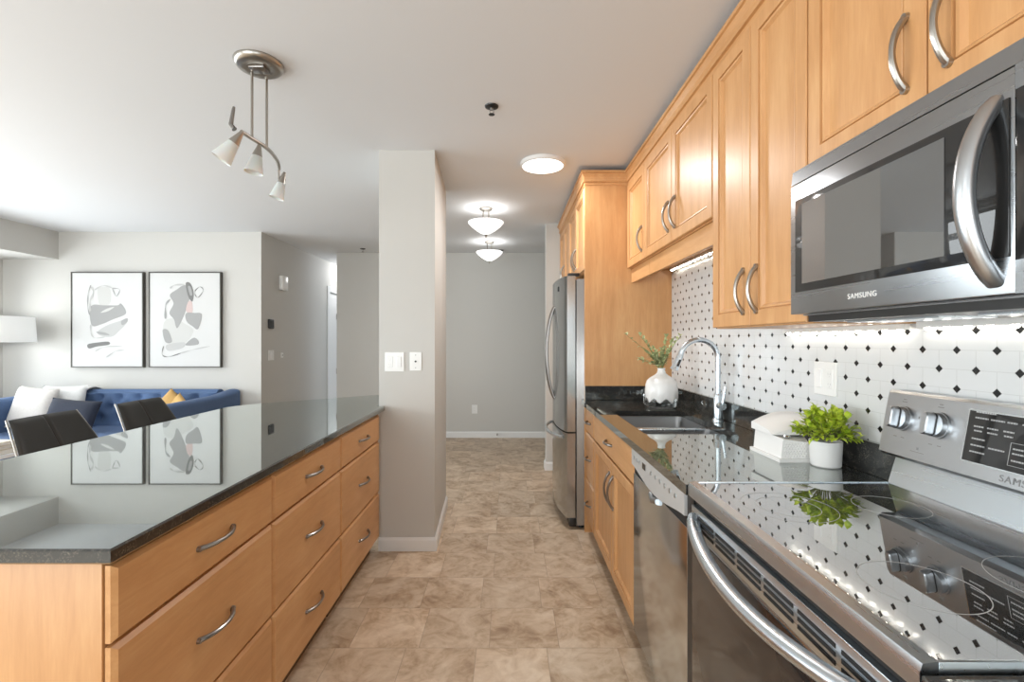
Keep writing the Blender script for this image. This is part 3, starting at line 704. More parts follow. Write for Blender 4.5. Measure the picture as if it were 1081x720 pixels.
def fdoor(y0, y1, z0, z1, nm):
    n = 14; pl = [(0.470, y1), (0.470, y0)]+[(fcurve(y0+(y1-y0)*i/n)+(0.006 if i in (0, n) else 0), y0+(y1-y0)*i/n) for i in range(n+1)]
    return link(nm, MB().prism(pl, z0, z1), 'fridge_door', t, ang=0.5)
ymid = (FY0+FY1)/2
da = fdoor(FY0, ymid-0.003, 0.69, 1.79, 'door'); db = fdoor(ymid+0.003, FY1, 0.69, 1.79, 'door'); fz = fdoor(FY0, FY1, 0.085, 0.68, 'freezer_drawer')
for d, y in ((da, ymid-0.05), (db, ymid+0.05)):
    link('handle', MB().tube(arc_path((fcurve(y)+0.002, y, 1.60), (fcurve(y)+0.002, y, 0.88), (-1, 0, 0), 0.062, 24), 0.010, 12), 'nickel_dark', d)
link('badge', bx(fcurve(3.52)-0.003, fcurve(3.52)+0.004, 3.50, 3.53, 1.70, 1.735), 'black_plastic', da, smooth=False)
hp = [(fcurve(y0)+0.002-0.060*max(0.0, 1-((y0-ymid)/0.34)**2)**0.6, y0, 0.640) for y0 in [ymid-0.34+0.68*i/20 for i in range(21)]]
link('handle', MB().tube(hp, 0.012, 12), 'steel', fz)
link('hinge_cover', MB().box(0.42, 0.50, FY0+0.005, FY0+0.05, 1.7905, 1.812, 0.004).box(0.42, 0.50, FY1-0.05, FY1-0.005, 1.7905, 1.812, 0.004), 'black_plastic', t)
link('kick_grille', bx(0.43, 0.478, FY0+0.01, FY1-0.01, 0.02, 0.08, bv=0.003), 'black_plastic', t)
mb = MB()
for y in (FY0+0.06, FY1-0.06):
    for x in (0.52, 1.06): mb.cyl((x, y, 0), (x, y, 0.031), 0.02)
link('feet', mb, 'black_plastic', t)

# ------------------------------------------------------------------ things on the counter
vx, vy = 0.940, 2.905; Z = 0.9203
t = thing('vase', (vx, vy, Z), 'white bottle vase with a clear glass bottom by the sink', 'vase')
link('glass_base', MB().lathe([(0.070, Z), (0.088, Z+0.012), (0.094, Z+0.04), (0.092, Z+0.06)], (vx, vy, 0), 36), 'glass', t)
ring = []
mb = MB(); n = 48
for r, z, w in ((0.092, 0.050, 0.12), (0.099, 0.075, 0.06), (0.098, 0.11, 0.03), (0.094, 0.145, 0.01), (0.086, 0.168, 0), (0.068, 0.185, 0), (0.044, 0.199, 0), (0.027, 0.213, 0), (0.0215, 0.232, 0), (0.024, 0.245, 0), (0.019, 0.245, 0), (0.016, 0.222, 0)):
    ring.append([(vx+r*math.cos(2*PI*j/n)*(1+w*0.15*math.cos(12*2*PI*j/n)), vy+r*math.sin(2*PI*j/n)*(1+w*0.15*math.cos(12*2*PI*j/n)), Z+z+w*0.12*math.cos(8*2*PI*j/n)) for j in range(n)])
link('body', mb.loft(ring), 'ceramic', t)
link('glass_handle', MB().tube([(vx-0.085, vy-0.03, Z+0.02), (vx-0.112, vy-0.03, Z+0.03), (vx-0.113, vy-0.03, Z+0.09)], 0.005, 8), 'glass', t)
def leaf(mb, p, d, l, w, up=Vector((0, 0, 1)), droop=0.2):
    d = d.normalized(); s = d.cross(up)
    if s.length < 1e-3: s = Vector((1, 0, 0))
    s.normalize(); nn = s.cross(d).normalized()
    c = [p, p+d*l*0.35+nn*l*0.06, p+d*l*0.7+nn*l*0.02, p+d*l-nn*l*droop]
    ws = [0.08, 1.0, 0.85, 0.05]
    L_ = [mb.bm.verts.new(q+s*w*k/2+nn*w*0.15*k) for q, k in zip(c, ws)]; C_ = [mb.bm.verts.new(q) for q in c]; R_ = [mb.bm.verts.new(q-s*w*k/2+nn*w*0.15*k) for q, k in zip(c, ws)]
    for i in range(3):
        mb.bm.faces.new((L_[i], L_[i+1], C_[i+1], C_[i])); mb.bm.faces.new((C_[i], C_[i+1], R_[i+1], R_[i]))
rnd = random.Random(11)
t = thing('greenery_sprig', (vx, vy, Z+0.24), 'loose sage green sprigs standing in the white vase', 'plant')
lm, sm = MB(), MB(); p0 = Vector((vx, vy, Z+0.215))
tips = [(-0.225, -0.05, 0.205), (-0.12, 0.03, 0.20), (-0.10, -0.03, 0.10), (-0.135, -0.02, 0.055), (0.03, 0.0, 0.19), (0.075, 0.02, 0.165), (0.105, -0.03, 0.20), (-0.03, 0.05, 0.12), (0.03, -0.05, 0.10), (0.0, 0.0, 0.11), (-0.06, -0.05, 0.09)]
for tx, ty, tz in tips:
    end = Vector((vx+tx, vy+ty, Z+0.24+tz)); mid = p0.lerp(end, 0.5)+Vector((-tx*0.12, 0, 0.02)); top = p0+Vector((0.012*(1 if tx > 0 else -1)*min(1, abs(tx)/0.1), 0, 0.045))
    pts = []
    for i in range(13):
        u = i/12; q = (1-u)**3*p0+3*u*(1-u)**2*top+3*u*u*(1-u)*mid+u**3*end; pts.append(q)
    sm.tube(pts, lambda u: 0.0017-0.0008*u, 6)
    far = abs(tx) > 0.2
    for i in range(4, 13):
        for k in range(1 if far and 7 < i < 12 else 3):
            d = (pts[min(i, 11)+1]-pts[min(i, 11)]).normalized()+Vector((rnd.uniform(-1, 1), rnd.uniform(-1, 1), rnd.uniform(-0.6, 0.9)))
            leaf(lm, pts[i], d, rnd.uniform(0.024, 0.042), rnd.uniform(0.013, 0.020))
link('stems', sm, 'stem', t); link('leaves', lm, 'euc', t, recalc=False)

# white lidded box
t = thing('storage_box', (1.0, 1.68, Z), 'small white box with a domed back and textured end, beside the potted plant', 'box')
link('base', MB().prism([(0.915, 1.592), (1.035, 1.592), (1.10, 1.79), (0.915, 1.79)], Z, Z+0.012), 'ceramic', t, smooth=False)
mb = MB()
link('body', MB().loft([[(0.925, y, Z+0.0122), (x1, y, Z+0.0122), (x1-0.008, y, Z+h2), (0.932, y, Z+h1)] for y, x1, h1, h2 in ((1.602, 1.026, 0.078, 0.066), (1.66, 1.05, 0.08, 0.072), (1.782, 1.088, 0.082, 0.08))]), 'ceramic', t, smooth=False)
rs = []
for y, x1, hh, sc in ((1.648, 1.04, 0.004, 0.7), (1.665, 1.055, 0.022, 0.9), (1.72, 1.075, 0.034, 1.0), (1.78, 1.09, 0.044, 1.0), (1.789, 1.09, 0.040, 0.97)):
    x0 = 0.920; r_ = []
    for i in range(13):
        u = i/12; x = x0+(x1-x0)*u; r_.append((x, y, Z+0.083+hh*(math.sin(PI*(0.18+0.64*u))**0.8)*sc+0.032*u))
    r_ += [(x1, y, Z+0.0825), (x0, y, Z+0.0825)]
    rs.append(r_)
link('lid', MB().loft(rs), 'ceramic', t, ang=0.7)
link('latch', MB().lathe([(0.010, 0), (0.012, 0.003), (0.008, 0.007), (0.001, 0.008)], (0.965, 1.636, Z+0.0775), 16), 'chrome', t)
mb = MB()
for i in range(9):
    for j in range(6):
        x = 0.937+i*0.010+(0.005 if j % 2 else 0); z = Z+0.019+j*0.0085
        if x < 1.016: mb.loft([[(x-0.0042, 1.6018, z), (x, 1.6018, z-0.0042), (x+0.0042, 1.6018, z), (x, 1.6018, z+0.0042)], [(x-0.001, 1.5992, z), (x, 1.5992, z-0.001), (x+0.001, 1.5992, z), (x, 1.5992, z+0.001)]])
link('texture', mb, 'ceramic', t, smooth=False)

# potted plant
px, py = 1.045, 1.555
t = thing('potted_plant', (px, py, Z), 'bushy lime green plant in a small white pot', 'plant')
link('pot', MB().lathe([(0.040, Z), (0.044, Z+0.004), (0.0475, Z+0.084), (0.0445, Z+0.084), (0.043, Z+0.068)], (px, py, 0), 36), 'pot', t)
link('soil', MB().lathe([(0.0425, Z+0.060), (0.0425, Z+0.070)], (px, py, 0), 24), 'soil', t)
rnd = random.Random(5); lm = MB(); sm = MB()
for i in range(105):
    a = rnd.uniform(0, 2*PI); el = rnd.uniform(0.15, 1.5); r = rnd.uniform(0.07, 0.108)
    d = Vector((math.cos(a)*math.cos(el), math.sin(a)*math.cos(el), math.sin(el)*0.95))
    if d.x > 0 and math.cos(a)*math.cos(el)*r > 0.055: r *= 0.75
    b0 = Vector((px+0.02*math.cos(a), py+0.02*math.sin(a), Z+0.086)); e = b0+d*r*0.9
    sm.tube([b0, b0.lerp(e, 0.5)+Vector((0, 0, 0.008)), e], 0.0010, 5)
    for k in range(6):
        u = 0.45+0.55*k/5; q = b0.lerp(e, u)+Vector((0, 0, 0.006))
        if q.x > 1.085 or (q.y > 1.575 and q.z < Z+0.145 and q.x < 1.09): continue
        dd = d+Vector((rnd.uniform(-0.9, 0.9), rnd.uniform(-0.9, 0.9), rnd.uniform(-0.4, 0.8)))
        leaf(lm, q, dd, rnd.uniform(0.022, 0.034), rnd.uniform(0.015, 0.021), droop=0.2)
link('stems', sm, 'stem', t); link('leaves', lm, 'leaf', t, recalc=False)

# ------------------------------------------------------------------ wall plates
def plate_thing(name, c, axis, sgn, w, h, label, cat, kind, group=None):
    """axis: the wall normal ('x' or 'y') with sign; c is the centre on the wall."""
    c = Vector(c); n = Vector((sgn, 0, 0)) if axis == 'x' else Vector((0, sgn, 0))
    r = Vector((0, 0, 1)).cross(n); u = Vector((0, 0, 1))
    def blk(mb, a0, a1, b0, b1, d0, d1):
        s = 0.0015
        mb.loft([[c+r*p+u*q+n*d for p, q in ((a0+i, b0+i), (a1-i, b0+i), (a1-i, b1-i), (a0+i, b1-i))] for d, i in ((d0, 0), (d1-s, 0), (d1, s))]); return mb
    t = thing(name, c, label, cat, group)
    link('cover', blk(MB(), -w/2, w/2, -h/2, h/2, 0.0005, 0.007), 'white_plastic', t, smooth=False)
    def outlet(cx):
        o = link('socket', blk(MB(), cx-0.017, cx+0.017, -0.034, 0.034, 0.007, 0.009), 'white_plastic', t, smooth=False)
        k = MB()
        for z in (-0.018, 0.018):
            for dx in (-0.006, 0.006): blk(k, cx+dx-0.0012, cx+dx+0.0012, z-0.004, z+0.005, 0.0085, 0.0094)
            blk(k, cx-0.002, cx+0.002, z-0.011, z-0.007, 0.0085, 0.0094)
        link('slots', k, 'grey_mark', o, smooth=False)
    def rocker(cx): link('switch', blk(MB(), cx-0.015, cx+0.015, -0.033, 0.033, 0.007, 0.011), 'trim', t, smooth=False)
    if kind == 'outlet': outlet(0)
    elif kind == 'combo': outlet(-w/4+0.002); rocker(w/4-0.002)
    elif kind == 'combo_r': rocker(-w/4+0.002); outlet(w/4-0.002)
    elif kind == 'switch': rocker(0)
    elif kind == 'jack':
        k = MB(); k.tube([c+n*0.0068, c+n*0.012], 0.006, 14); link('jack', k, 'black_plastic', t)
        k = MB()
        for z in (-0.04, 0.04): k.tube([c+u*z+n*0.0068, c+u*z+n*0.0085], 0.003, 8)
        link('screw', k, 'grey_mark', t)
    return t
YP = 3.0
plate_thing('outlet_plate', ((415.5-537)/166*0.99, YP, H-22/166), 'y', -1, 0.122, 0.122, 'double white plate with outlet and switch on the pillar', 'outlet', 'combo')
plate_thing('jack_plate', ((439-537)/166, YP, H-21.5/166), 'y', -1, 0.075, 0.118, 'single white plate with a black jack on the pillar', 'wall plate', 'jack')
plate_thing('outlet_plate', (RW-0.008, 1.685, 1.197), 'x', -1, 0.118, 0.118, 'double white outlet plate on the tiled backsplash', 'outlet', 'combo_r')
plate_thing('outlet_plate', ((501-537)/76.6, 6.5, H-72/76.6), 'y', -1, 0.075, 0.118, 'small white outlet low on the hallway end wall', 'outlet', 'outlet')
XC = -2.754
def on_corridor(px_, py_): k = (537-px_)/2.754; return (XC, 498/k, H-(py_-360)/k)
plate_thing('switch_plate', on_corridor(286, 375), 'x', 1, 0.12, 0.118, 'white light switch plate on the shaded corridor wall', 'switch', 'switch')
plate_thing('switch_plate', on_corridor(297.5, 375), 'x', 1, 0.05, 0.06, 'tiny pale wall button beside the corridor light switch', 'switch', 'jack')
c = on_corridor(297.5, 299)
t = thing('door_chime', c, 'white chime box high on the shaded corridor wall', 'chime')
link('cover', bx(c[0]+0.0005, c[0]+0.045, c[1]-0.075, c[1]+0.075, c[2]-0.085, c[2]+0.085, bv=0.008), 'white_plastic', t)
link('grille', bx(c[0]+0.0452, c[0]+0.0465, c[1]-0.055, c[1]+0.055, c[2]-0.06, c[2]-0.02), 'trim', t, smooth=False)
c = on_corridor(285, 342)
t = thing('thermostat', c, 'black thermostat on the shaded corridor wall', 'thermostat')
link('housing', bx(c[0]+0.0005, c[0]+0.026, c[1]-0.055, c[1]+0.055, c[2]-0.055, c[2]+0.055, bv=0.012, seg=4), 'black_plastic', t)
link('screen', bx(c[0]+0.0262, c[0]+0.0272, c[1]-0.036, c[1]+0.036, c[2]-0.036, c[2]+0.036), 'black_gloss', t, smooth=False)
c = Vector(((525-537)/76.6, 6.485, 0.05))
tag(link('door_stop', MB().tube([c+Vector((0, 0.0, 0)), c+Vector((0, -0.006, 0))], 0.012, 12).tube([c, c+Vector((0, -0.06, 0))], 0.005, 10).tube([c+Vector((0, -0.055, 0)), c+Vector((0, -0.07, 0))], 0.009, 12), 'nickel'), 'little metal door stop on the hallway baseboard', 'door stop')

# ------------------------------------------------------------------ ceiling things
def sprinkler(loc, label):
    x, y = loc; t = thing('fire_sprinkler', (x, y, CZ), label, 'sprinkler', 'ceiling sprinklers')
    link('escutcheon', MB().lathe([(0.036, CZ-0.0005), (0.034, CZ-0.006), (0.018, CZ-0.012), (0.012, CZ-0.012)], (x, y, 0), 24), 'black_plastic', t)
    mb = MB(); mb.cyl((x, y, CZ-0.010), (x, y, CZ-0.022), 0.009, 0.007)
    for s in (-1, 1): mb.tube([(x+s*0.006, y, CZ-0.020), (x+s*0.011, y, CZ-0.030), (x+s*0.002, y, CZ-0.042)], 0.002, 6)
    link('frame_arm', mb, 'nickel_dark', t)
    link('deflector', MB().lathe([(0.002, CZ-0.040), (0.016, CZ-0.043), (0.016, CZ-0.045), (0.001, CZ-0.046)], (x, y, 0), 18), 'black_plastic', t)
    return t
kk = (360-112)/(CZ-H)
sp = sprinkler(((519-537)/kk, 498/kk), 'black ceiling sprinkler above the kitchen aisle')
kk = (360-262.5)/(CZ-H); dup(sp, ((383-537)/kk, 498/kk, CZ), 'small ceiling sprinkler left of the pillar')
kk = (360-264)/(CZ-H); dup(sp, ((529-537)/kk, 498/kk, CZ), 'small ceiling sprinkler behind the two hallway bowl lights')

t = thing('flush_light', (0.232, 3.21, CZ), 'round flat lit ceiling light above the kitchen aisle', 'light')
link('rim', MB().lathe([(0.152, CZ-0.0005), (0.152, CZ-0.020), (0.146, CZ-0.026), (0.138, CZ-0.026), (0.138, CZ-0.018)], (0.232, 3.21, 0), 48), 'trim', t)
link('diffuser', MB().lathe([(0.1375, CZ-0.019), (0.1375, CZ-0.026), (0.12, CZ-0.030), (0.001, CZ-0.032)], (0.232, 3.21, 0), 48, cap0=False), 'lit_disc', t)
a = area('disc_light', (0, 0, -0.04), (0, 0, 0), 0.2, 0.2, 20); a.parent = t

def bowl_light(x, y, label, power):
    t = thing('bowl_light', (x, y, CZ), label, 'light', 'hallway bowl lights')
    link('canopy', MB().lathe([(0.060, CZ-0.0005), (0.060, CZ-0.010), (0.050, CZ-0.022), (0.015, CZ-0.026)], (x, y, 0), 28), 'nickel', t)
    for s in (-1, 1): link('rod', MB().cyl((x+s*0.025, y, CZ-0.02), (x+s*0.025, y, CZ-0.125), 0.006, n=12), 'nickel', t)
    link('bowl', MB().lathe([(0.160, CZ-0.128), (0.162, CZ-0.134), (0.135, CZ-0.165), (0.085, CZ-0.205), (0.040, CZ-0.232), (0.012, CZ-0.242), (0.001, CZ-0.242), (0.010, CZ-0.236), (0.08, CZ-0.198), (0.13, CZ-0.16), (0.155, CZ-0.13)], (x, y, 0), 40, cap0=False, cap1=False), 'lit_glass', t)
    link('finial', MB().lathe([(0.016, CZ-0.243), (0.012, CZ-0.252), (0.007, CZ-0.258), (0.009, CZ-0.264), (0.001, CZ-0.270)], (x, y, 0), 18), 'nickel', t)
    p = point('bulb', (0, 0, -0.13), power, 0.06, (1, 0.98, 0.95)); p.parent = t
    return t
b1 = bowl_light(-0.208, 4.31, 'nearer of the two lit white bowl ceiling lights in the hallway', 1.3)
dup(b1, (-0.235, 5.75, CZ), 'farther and lower-looking of the two lit white bowl ceiling lights')
t = thing('flush_light', (-2.42, 7.6, CZ), 'lit ceiling light hidden round the corner of the back corridor', 'light')
link('diffuser', MB().lathe([(0.11, CZ-0.0005), (0.11, CZ-0.03), (0.08, CZ-0.05), (0.001, CZ-0.055)], (-2.42, 7.6, 0), 32), 'lit_disc', t)
p = point('bulb', (0, 0, -0.12), 14, 0.06); p.parent = t

# track light with three frosted cones
tx, ty = -1.09, 2.06
t = thing('track_light', (tx, ty, CZ), 'nickel track light with three frosted cone shades', 'light')
link('canopy', MB().lathe([(0.100, CZ-0.0005), (0.100, CZ-0.008), (0.093, CZ-0.020), (0.082, CZ-0.026), (0.055, CZ-0.024), (0.03, CZ-0.020)], (tx, ty, 0), 44), 'nickel', t)
link('bracket', bx(tx-0.035, tx+0.035, ty-0.03, ty+0.03, CZ-0.034, CZ-0.019, bv=0.004), 'nickel_dark', t)
BZ = 2.215
def at(px_, py_, z): k = (360-py_)/(z-H); return Vector(((px_-537)/k, 498/k, z))
bpts = [at(255, 139, BZ), at(264, 145, BZ), at(272, 150, BZ), at(280, 155, BZ), at(288, 163, BZ), at(293, 171, BZ), at(294.5, 178, BZ)]
from mathutils.geometry import interpolate_bezier
def smooth_path(P, n=6):
    out = []
    for i in range(len(P)-1):
        a, b_, c_, d_ = P[max(i-1, 0)], P[i], P[i+1], P[min(i+2, len(P)-1)]
        for k in range(n):
            u = k/n; out.append(0.5*((2*b_)+(c_-a)*u+(2*a-5*b_+4*c_-d_)*u*u+(3*b_-a-3*c_+d_)*u**3))
    out.append(P[-1]); return out
link('bar', MB().tube(smooth_path(bpts), 0.009, 12), 'nickel', t)
for px_, py_, dx in ((266, 147, -0.03), (281.5, 156, 0.03)):
    q = at(px_, py_, BZ); link('rod', MB().cyl((q.x, q.y, CZ-0.012), (q.x, q.y, BZ), 0.0055, n=12), 'nickel', t)
def cone_head(top, bot, r1):
    top, bot = Vector(top), Vector(bot); d = (bot-top)
    hd = link('cone_cap', MB().tube([top, top+d*0.42], lambda u: 0.007+(r1*0.55-0.007)*u, 22), 'nickel', t)
    sh = MB(); n = 26
    ax = d.normalized(); u_ = ax.orthogonal().normalized(); v_ = ax.cross(u_)
    prof = [(0.40, r1*0.525), (0.70, r1*0.76), (1.0, r1), (0.99, r1*0.94), (0.70, r1*0.70), (0.43, r1*0.48)]
    sh.loft([[top+d*f+(u_*math.cos(2*PI*j/n)+v_*math.sin(2*PI*j/n))*r for j in range(n)] for f, r in prof], cap0=False, cap1=True)
    link('shade', sh, 'frosted', hd)
    return hd
q = at(255, 139, BZ); h1 = cone_head(q+Vector((0.005, 0, 0.0)), q+Vector((-0.075, -0.02, -0.125)), 0.042)
link('lever', MB().tube([q+Vector((-0.03, 0, 0.01)), q+Vector((-0.045, 0, 0.03)), q+Vector((-0.035, 0, 0.09)), q+Vector((-0.032, 0, 0.105))], lambda u: 0.011-0.006*u, 10), 'nickel_dark', t)
q = at(274, 151.5, BZ); cone_head(q+Vector((0.0, 0, -0.005)), q+Vector((-0.022, -0.01, -0.135)), 0.040)
q = at(294.5, 178, BZ); link('stem', MB().cyl(q, q+Vector((0, 0, -0.055)), 0.006, n=10), 'nickel', t)
cone_head(q+Vector((0.03, 0, -0.02)), q+Vector((-0.008, -0.01, -0.155)), 0.036)

# ------------------------------------------------------------------ living room
WY = 5.25
def closed_curve(pts, n=6):
    m_ = len(pts); out = []
    for i in range(m_):
        a, b_, c_, d_ = [Vector(pts[(i+k) % m_]) for k in (-1, 0, 1, 2)]
        for k in range(n):
            u = k/n; out.append(0.5*((2*b_)+(c_-a)*u+(2*a-5*b_+4*c_-d_)*u*u+(3*b_-a-3*c_+d_)*u**3))
    return out
def picture(px0, px1, label, shapes, strokes):
    k = 498/(WY-0.04); x0, x1 = (px0-537)/k, (px1-537)/k; z1, z0 = H+73/k, H-28/k; yf = WY-0.045
    t = thing('framed_picture', ((x0+x1)/2, WY, z0), label, 'picture', 'abstract pictures above the sofa')
    f = 0.009; m_ = MB()
    m_.box(x0, x1, yf, WY-0.001, z0, z0+f).box(x0, x1, yf, WY-0.001, z1-f, z1).box(x0, x0+f, yf, WY-0.001, z0+f, z1-f).box(x1-f, x1, yf, WY-0.001, z0+f, z1-f)
    link('frame', m_, 'frame', t, smooth=False)
    cx0, cx1, cz0, cz1 = x0+f+0.004, x1-f-0.004, z0+f+0.004, z1-f-0.004
    cv = link('canvas', bx(cx0, cx1, yf+0.006, WY-0.002, cz0, cz1), 'canvas', t, smooth=False)
    m_ = MB(); mats = ['art_mid', 'art_light', 'art_pale', 'art_dark', 'art_pink']
    lay = [0]
    def P(p): return (cx0+(p[0]-40)/447*(cx1-cx0), yf+0.0055-0.0002*lay[0], cz1-(p[1]-50)/612*(cz1-cz0))
    for mi, pts in shapes:
        lay[0] += 1; m_.face([P(p) for p in closed_curve(pts)], mi)
    for mi, w, pts in strokes:
        lay[0] += 1; Q = smooth_path([Vector((*p, 0)) for p in pts], 6)
        Lf, Rt = [], []
        for i, q in enumerate(Q):
            d = (Q[min(i+1, len(Q)-1)]-Q[max(i-1, 0)]).normalized(); nn = Vector((-d.y, d.x, 0)); ww = w*(0.6+0.4*math.sin(i*0.9))
            Lf.append(m_.bm.verts.new(P(q+nn*ww/2))); Rt.append(m_.bm.verts.new(P(q-nn*ww/2)))
        for i in range(len(Q)-1): m_.bm.faces.new((Lf[i], Lf[i+1], Rt[i+1], Rt[i])).material_index = mi
    link('print', m_, mats, cv, smooth=False, recalc=False)
picture(75, 151, 'framed grey abstract print, nearer the floor lamp, with a dark bar near its bottom',
    [(2, [(205, 150), (250, 140), (285, 160), (282, 250), (215, 255)]), (0, [(160, 268), (250, 262), (330, 262), (352, 250), (383, 295), (375, 325), (300, 355), (230, 385), (165, 392)]),
     (2, [(222, 310), (260, 285), (310, 272), (270, 300)]), (1, [(200, 440), (260, 395), (350, 362), (393, 345), (393, 372), (340, 430), (300, 465), (240, 466)]),
     (0, [(355, 365), (393, 347), (392, 372), (362, 392)]), (0, [(195, 435), (250, 440), (280, 458), (220, 452)]), (3, [(140, 518), (200, 506), (272, 500), (276, 520), (200, 532), (148, 545)])],
    [(0, 7, [(298, 150), (345, 158), (322, 202), (298, 150)]), (0, 8, [(160, 130), (142, 190), (140, 270), (152, 325)]), (1, 14, [(165, 140), (175, 180), (155, 240), (158, 300)]), (1, 10, [(185, 160), (240, 132), (300, 150)]),
     (1, 9, [(158, 390), (160, 440), (185, 475), (250, 470)]), (1, 9, [(190, 562), (250, 535), (362, 530)]), (1, 9, [(260, 602), (320, 562), (375, 556)])])
picture(157, 233, 'framed grey abstract print, nearer the corridor corner, with a dark leaf shape and pink patch',
    [(2, [(130, 375), (200, 345), (260, 380), (320, 430), (250, 520), (140, 500)]), (0, [(168, 195), (210, 160), (268, 130), (302, 200), (290, 235), (258, 330), (215, 412), (195, 355), (165, 312), (192, 250)]),
     (4, [(285, 240), (310, 240), (312, 310), (272, 300)]), (3, [(270, 118), (300, 118), (322, 180), (312, 237), (285, 200)]), (0, [(284, 140), (300, 140), (312, 190), (298, 195)]),
     (0, [(272, 314), (325, 312), (374, 322), (350, 416), (315, 400), (275, 365)]), (0, [(122, 425), (158, 428), (182, 500), (140, 502)]), (0, [(268, 522), (320, 475), (352, 495), (345, 520)]), (1, [(150, 520), (260, 505), (250, 540), (160, 560)])],
    [(3, 6, [(330, 165), (362, 140), (382, 165), (350, 210), (330, 190), (332, 160)]), (0, 14, [(140, 350), (142, 260), (172, 222)]), (3, 7, [(128, 530), (120, 585), (160, 600), (240, 575)]), (1, 9, [(240, 575), (320, 552), (425, 530)]), (1, 12, [(170, 150), (200, 130), (265, 125)])])

# sofa
sx0, sx1, sy0, sy1 = -5.08, -2.96, 4.10, 5.20
t = thing('sofa', ((sx0+sx1)/2, (sy0+sy1)/2, 0), 'blue button-tufted sofa against the picture wall', 'sofa')
aw = 0.15
link('base', bx(sx0+0.02, sx1-0.02, sy0+0.03, sy1-0.02, 0.14, 0.30, bv=0.02), 'sofa', t)
ST = 0.815
bw0, bw1 = sx0+aw+0.003, sx1-aw-0.003
btn = []
for r_, z in enumerate((0.52, 0.63, 0.735)):
    nb = 9
    for i in range(nb+(0 if r_ % 2 else 1)): btn.append((bw0+(bw1-bw0)*(i+(0.5 if r_ % 2 else 0))/nb, z))
def back(u, v):
    x = bw0+(bw1-bw0)*u
    # v: 0 bottom front -> top front -> over the top -> rear bottom
    if v < 0.7: z = 0.30+(ST-0.04-0.30)*v/0.7; y = 4.985+0.05*(v/0.7)
    else:
        a = (v-0.7)/0.3
        z = ST-0.04+0.04*math.sin(min(a, 0.5)*2*PI/2) if a <= 0.5 else ST-(ST-0.30)*((a-0.5)*2)**2
        y = 5.035+0.06*(1-math.cos(min(a, 0.5)*PI)) if a <= 0.5 else 5.095+0.09*min(1, (a-0.5)*6)
    if v < 0.72:
        dm = min((((x-bx_)/0.9)**2+(z-bz_)**2) for bx_, bz_ in btn)**0.5
        y -= 0.050*(1-math.exp(-(dm/0.040)**1.5))-0.012
    return (x, y, z)
mb = MB(); nu, nv = 130, 44; mb.grid(back, nu, nv)
for u in (0, 1): mb.bm.faces.new([mb.bm.verts.new(back(u, j/nv)) for j in range(nv+1)])
bmesh.ops.remove_doubles(mb.bm, verts=mb.bm.verts[:], dist=1e-5)
bk = link('backrest', mb, 'sofa', t, ang=1.2)
b0 = None
for x, z in btn:
    if not (bw0+0.02 < x < bw1-0.02): continue
    y = 4.985+0.05*(z-0.30)/(ST-0.34)+0.012
    if b0 is None:
        b0 = link('button', MB().lathe([(0.001, 0.010), (0.009, 0.007), (0.013, 0)], (0, 0, 0), 12, Matrix.Rotation(PI/2, 4, 'X')), 'sofa', t); b0.location = (0, 0, 0)
        base_org = WO[t.name]; b0.data.transform(Matrix.Translation(base_org)); b0.location = Vector((x, y, z))-base_org; b0.parent = bk
    else:
        c = b0.copy(); COL.objects.link(c); c.parent = bk; c.location = Vector((x, y, z))-base_org; WO[c.name] = base_org
for k, x0 in enumerate((sx0, sx1-aw)):
    x1 = x0+aw; mb = MB(); rs = []
    for i in range(13):
        y = sy0+(5.20-sy0)*i/12; tz = ST-0.045+0.035*max(0, (i-8)/4); r_ = []
        for j in range(15):
            a = PI*j/14; r_.append((x0+aw/2-(aw/2+0.006*math.sin(a))*math.cos(a), y, tz-0.05+0.05*max(0.0, math.sin(a))**0.7))
        r_ += [(x1, y, 0.16), (x0, y, 0.16)]; rs.append(r_)
    link('arm', mb.loft(rs), 'sofa', t, ang=1.0)
cw = (bw1-bw0)/3
for i in range(3): link('seat_cushion', bx(bw0+i*cw+0.004, bw0+(i+1)*cw-0.004, sy0+0.01, 4.945, 0.305, 0.45, bv=0.035, seg=4), 'sofa', t)
for x in (sx0+0.08, sx1-0.08):
    for y in (sy0+0.08, 5.1): link('leg', MB().cyl((x, y, 0), (x, y, 0.145), 0.018, 0.028, 14), 'wood_v', t)

def pillow(name, c, w, h, th, rot, m, label, group='sofa cushions'):
    """Soft cushion: rot = (lean back, turn about z, roll)."""
    c = Vector(c); mb = MB(); n = 18
    mt = Matrix.Rotation(rot[1], 4, 'Z') @ Matrix.Rotation(rot[0], 4, 'X') @ Matrix.Rotation(rot[2], 4, 'Y')
    for s in (1, -1):
        def f(u, v):
            a, b_ = 2*u-1, 2*v-1; bul = max(0.0, (1-a**4)*(1-b_**4))**0.6
            pin = 1-0.07*(1-b_*b_)*abs(a)**3; pin2 = 1-0.07*(1-a*a)*abs(b_)**3
            return c+(mt @ Vector((a*w/2*pin, -s*bul*th/2, b_*h/2*pin2)))
        mb.grid(f, n, n)
    bmesh.ops.remove_doubles(mb.bm, verts=mb.bm.verts[:], dist=1e-4)
    return tag(link(name, mb, m, ang=1.6), label, 'cushion', group)
def on(px_, py_, y): k = 498/y; return Vector(((px_-537)/k, y, H-(py_-360)/k))
def cz(px_, y, z): return Vector(((px_-537)*y/498, y, z))
pillow('cushion', cz(34.6, 4.66, 0.672), 0.42, 0.42, 0.14, (-0.28, 0.0, 0.08), 'cream', 'large cream cushion at the left end of the blue sofa')
pillow('cushion', cz(66, 4.80, 0.675), 0.46, 0.42, 0.11, (-0.20, 0, -0.02), 'white_fab', 'white cushion behind the navy cushion on the blue sofa')
pillow('cushion', cz(76, 4.52, 0.630), 0.50, 0.29, 0.12, (-0.35, 0.0, 0.08), 'navy', 'navy lumbar cushion in front of the white cushions')
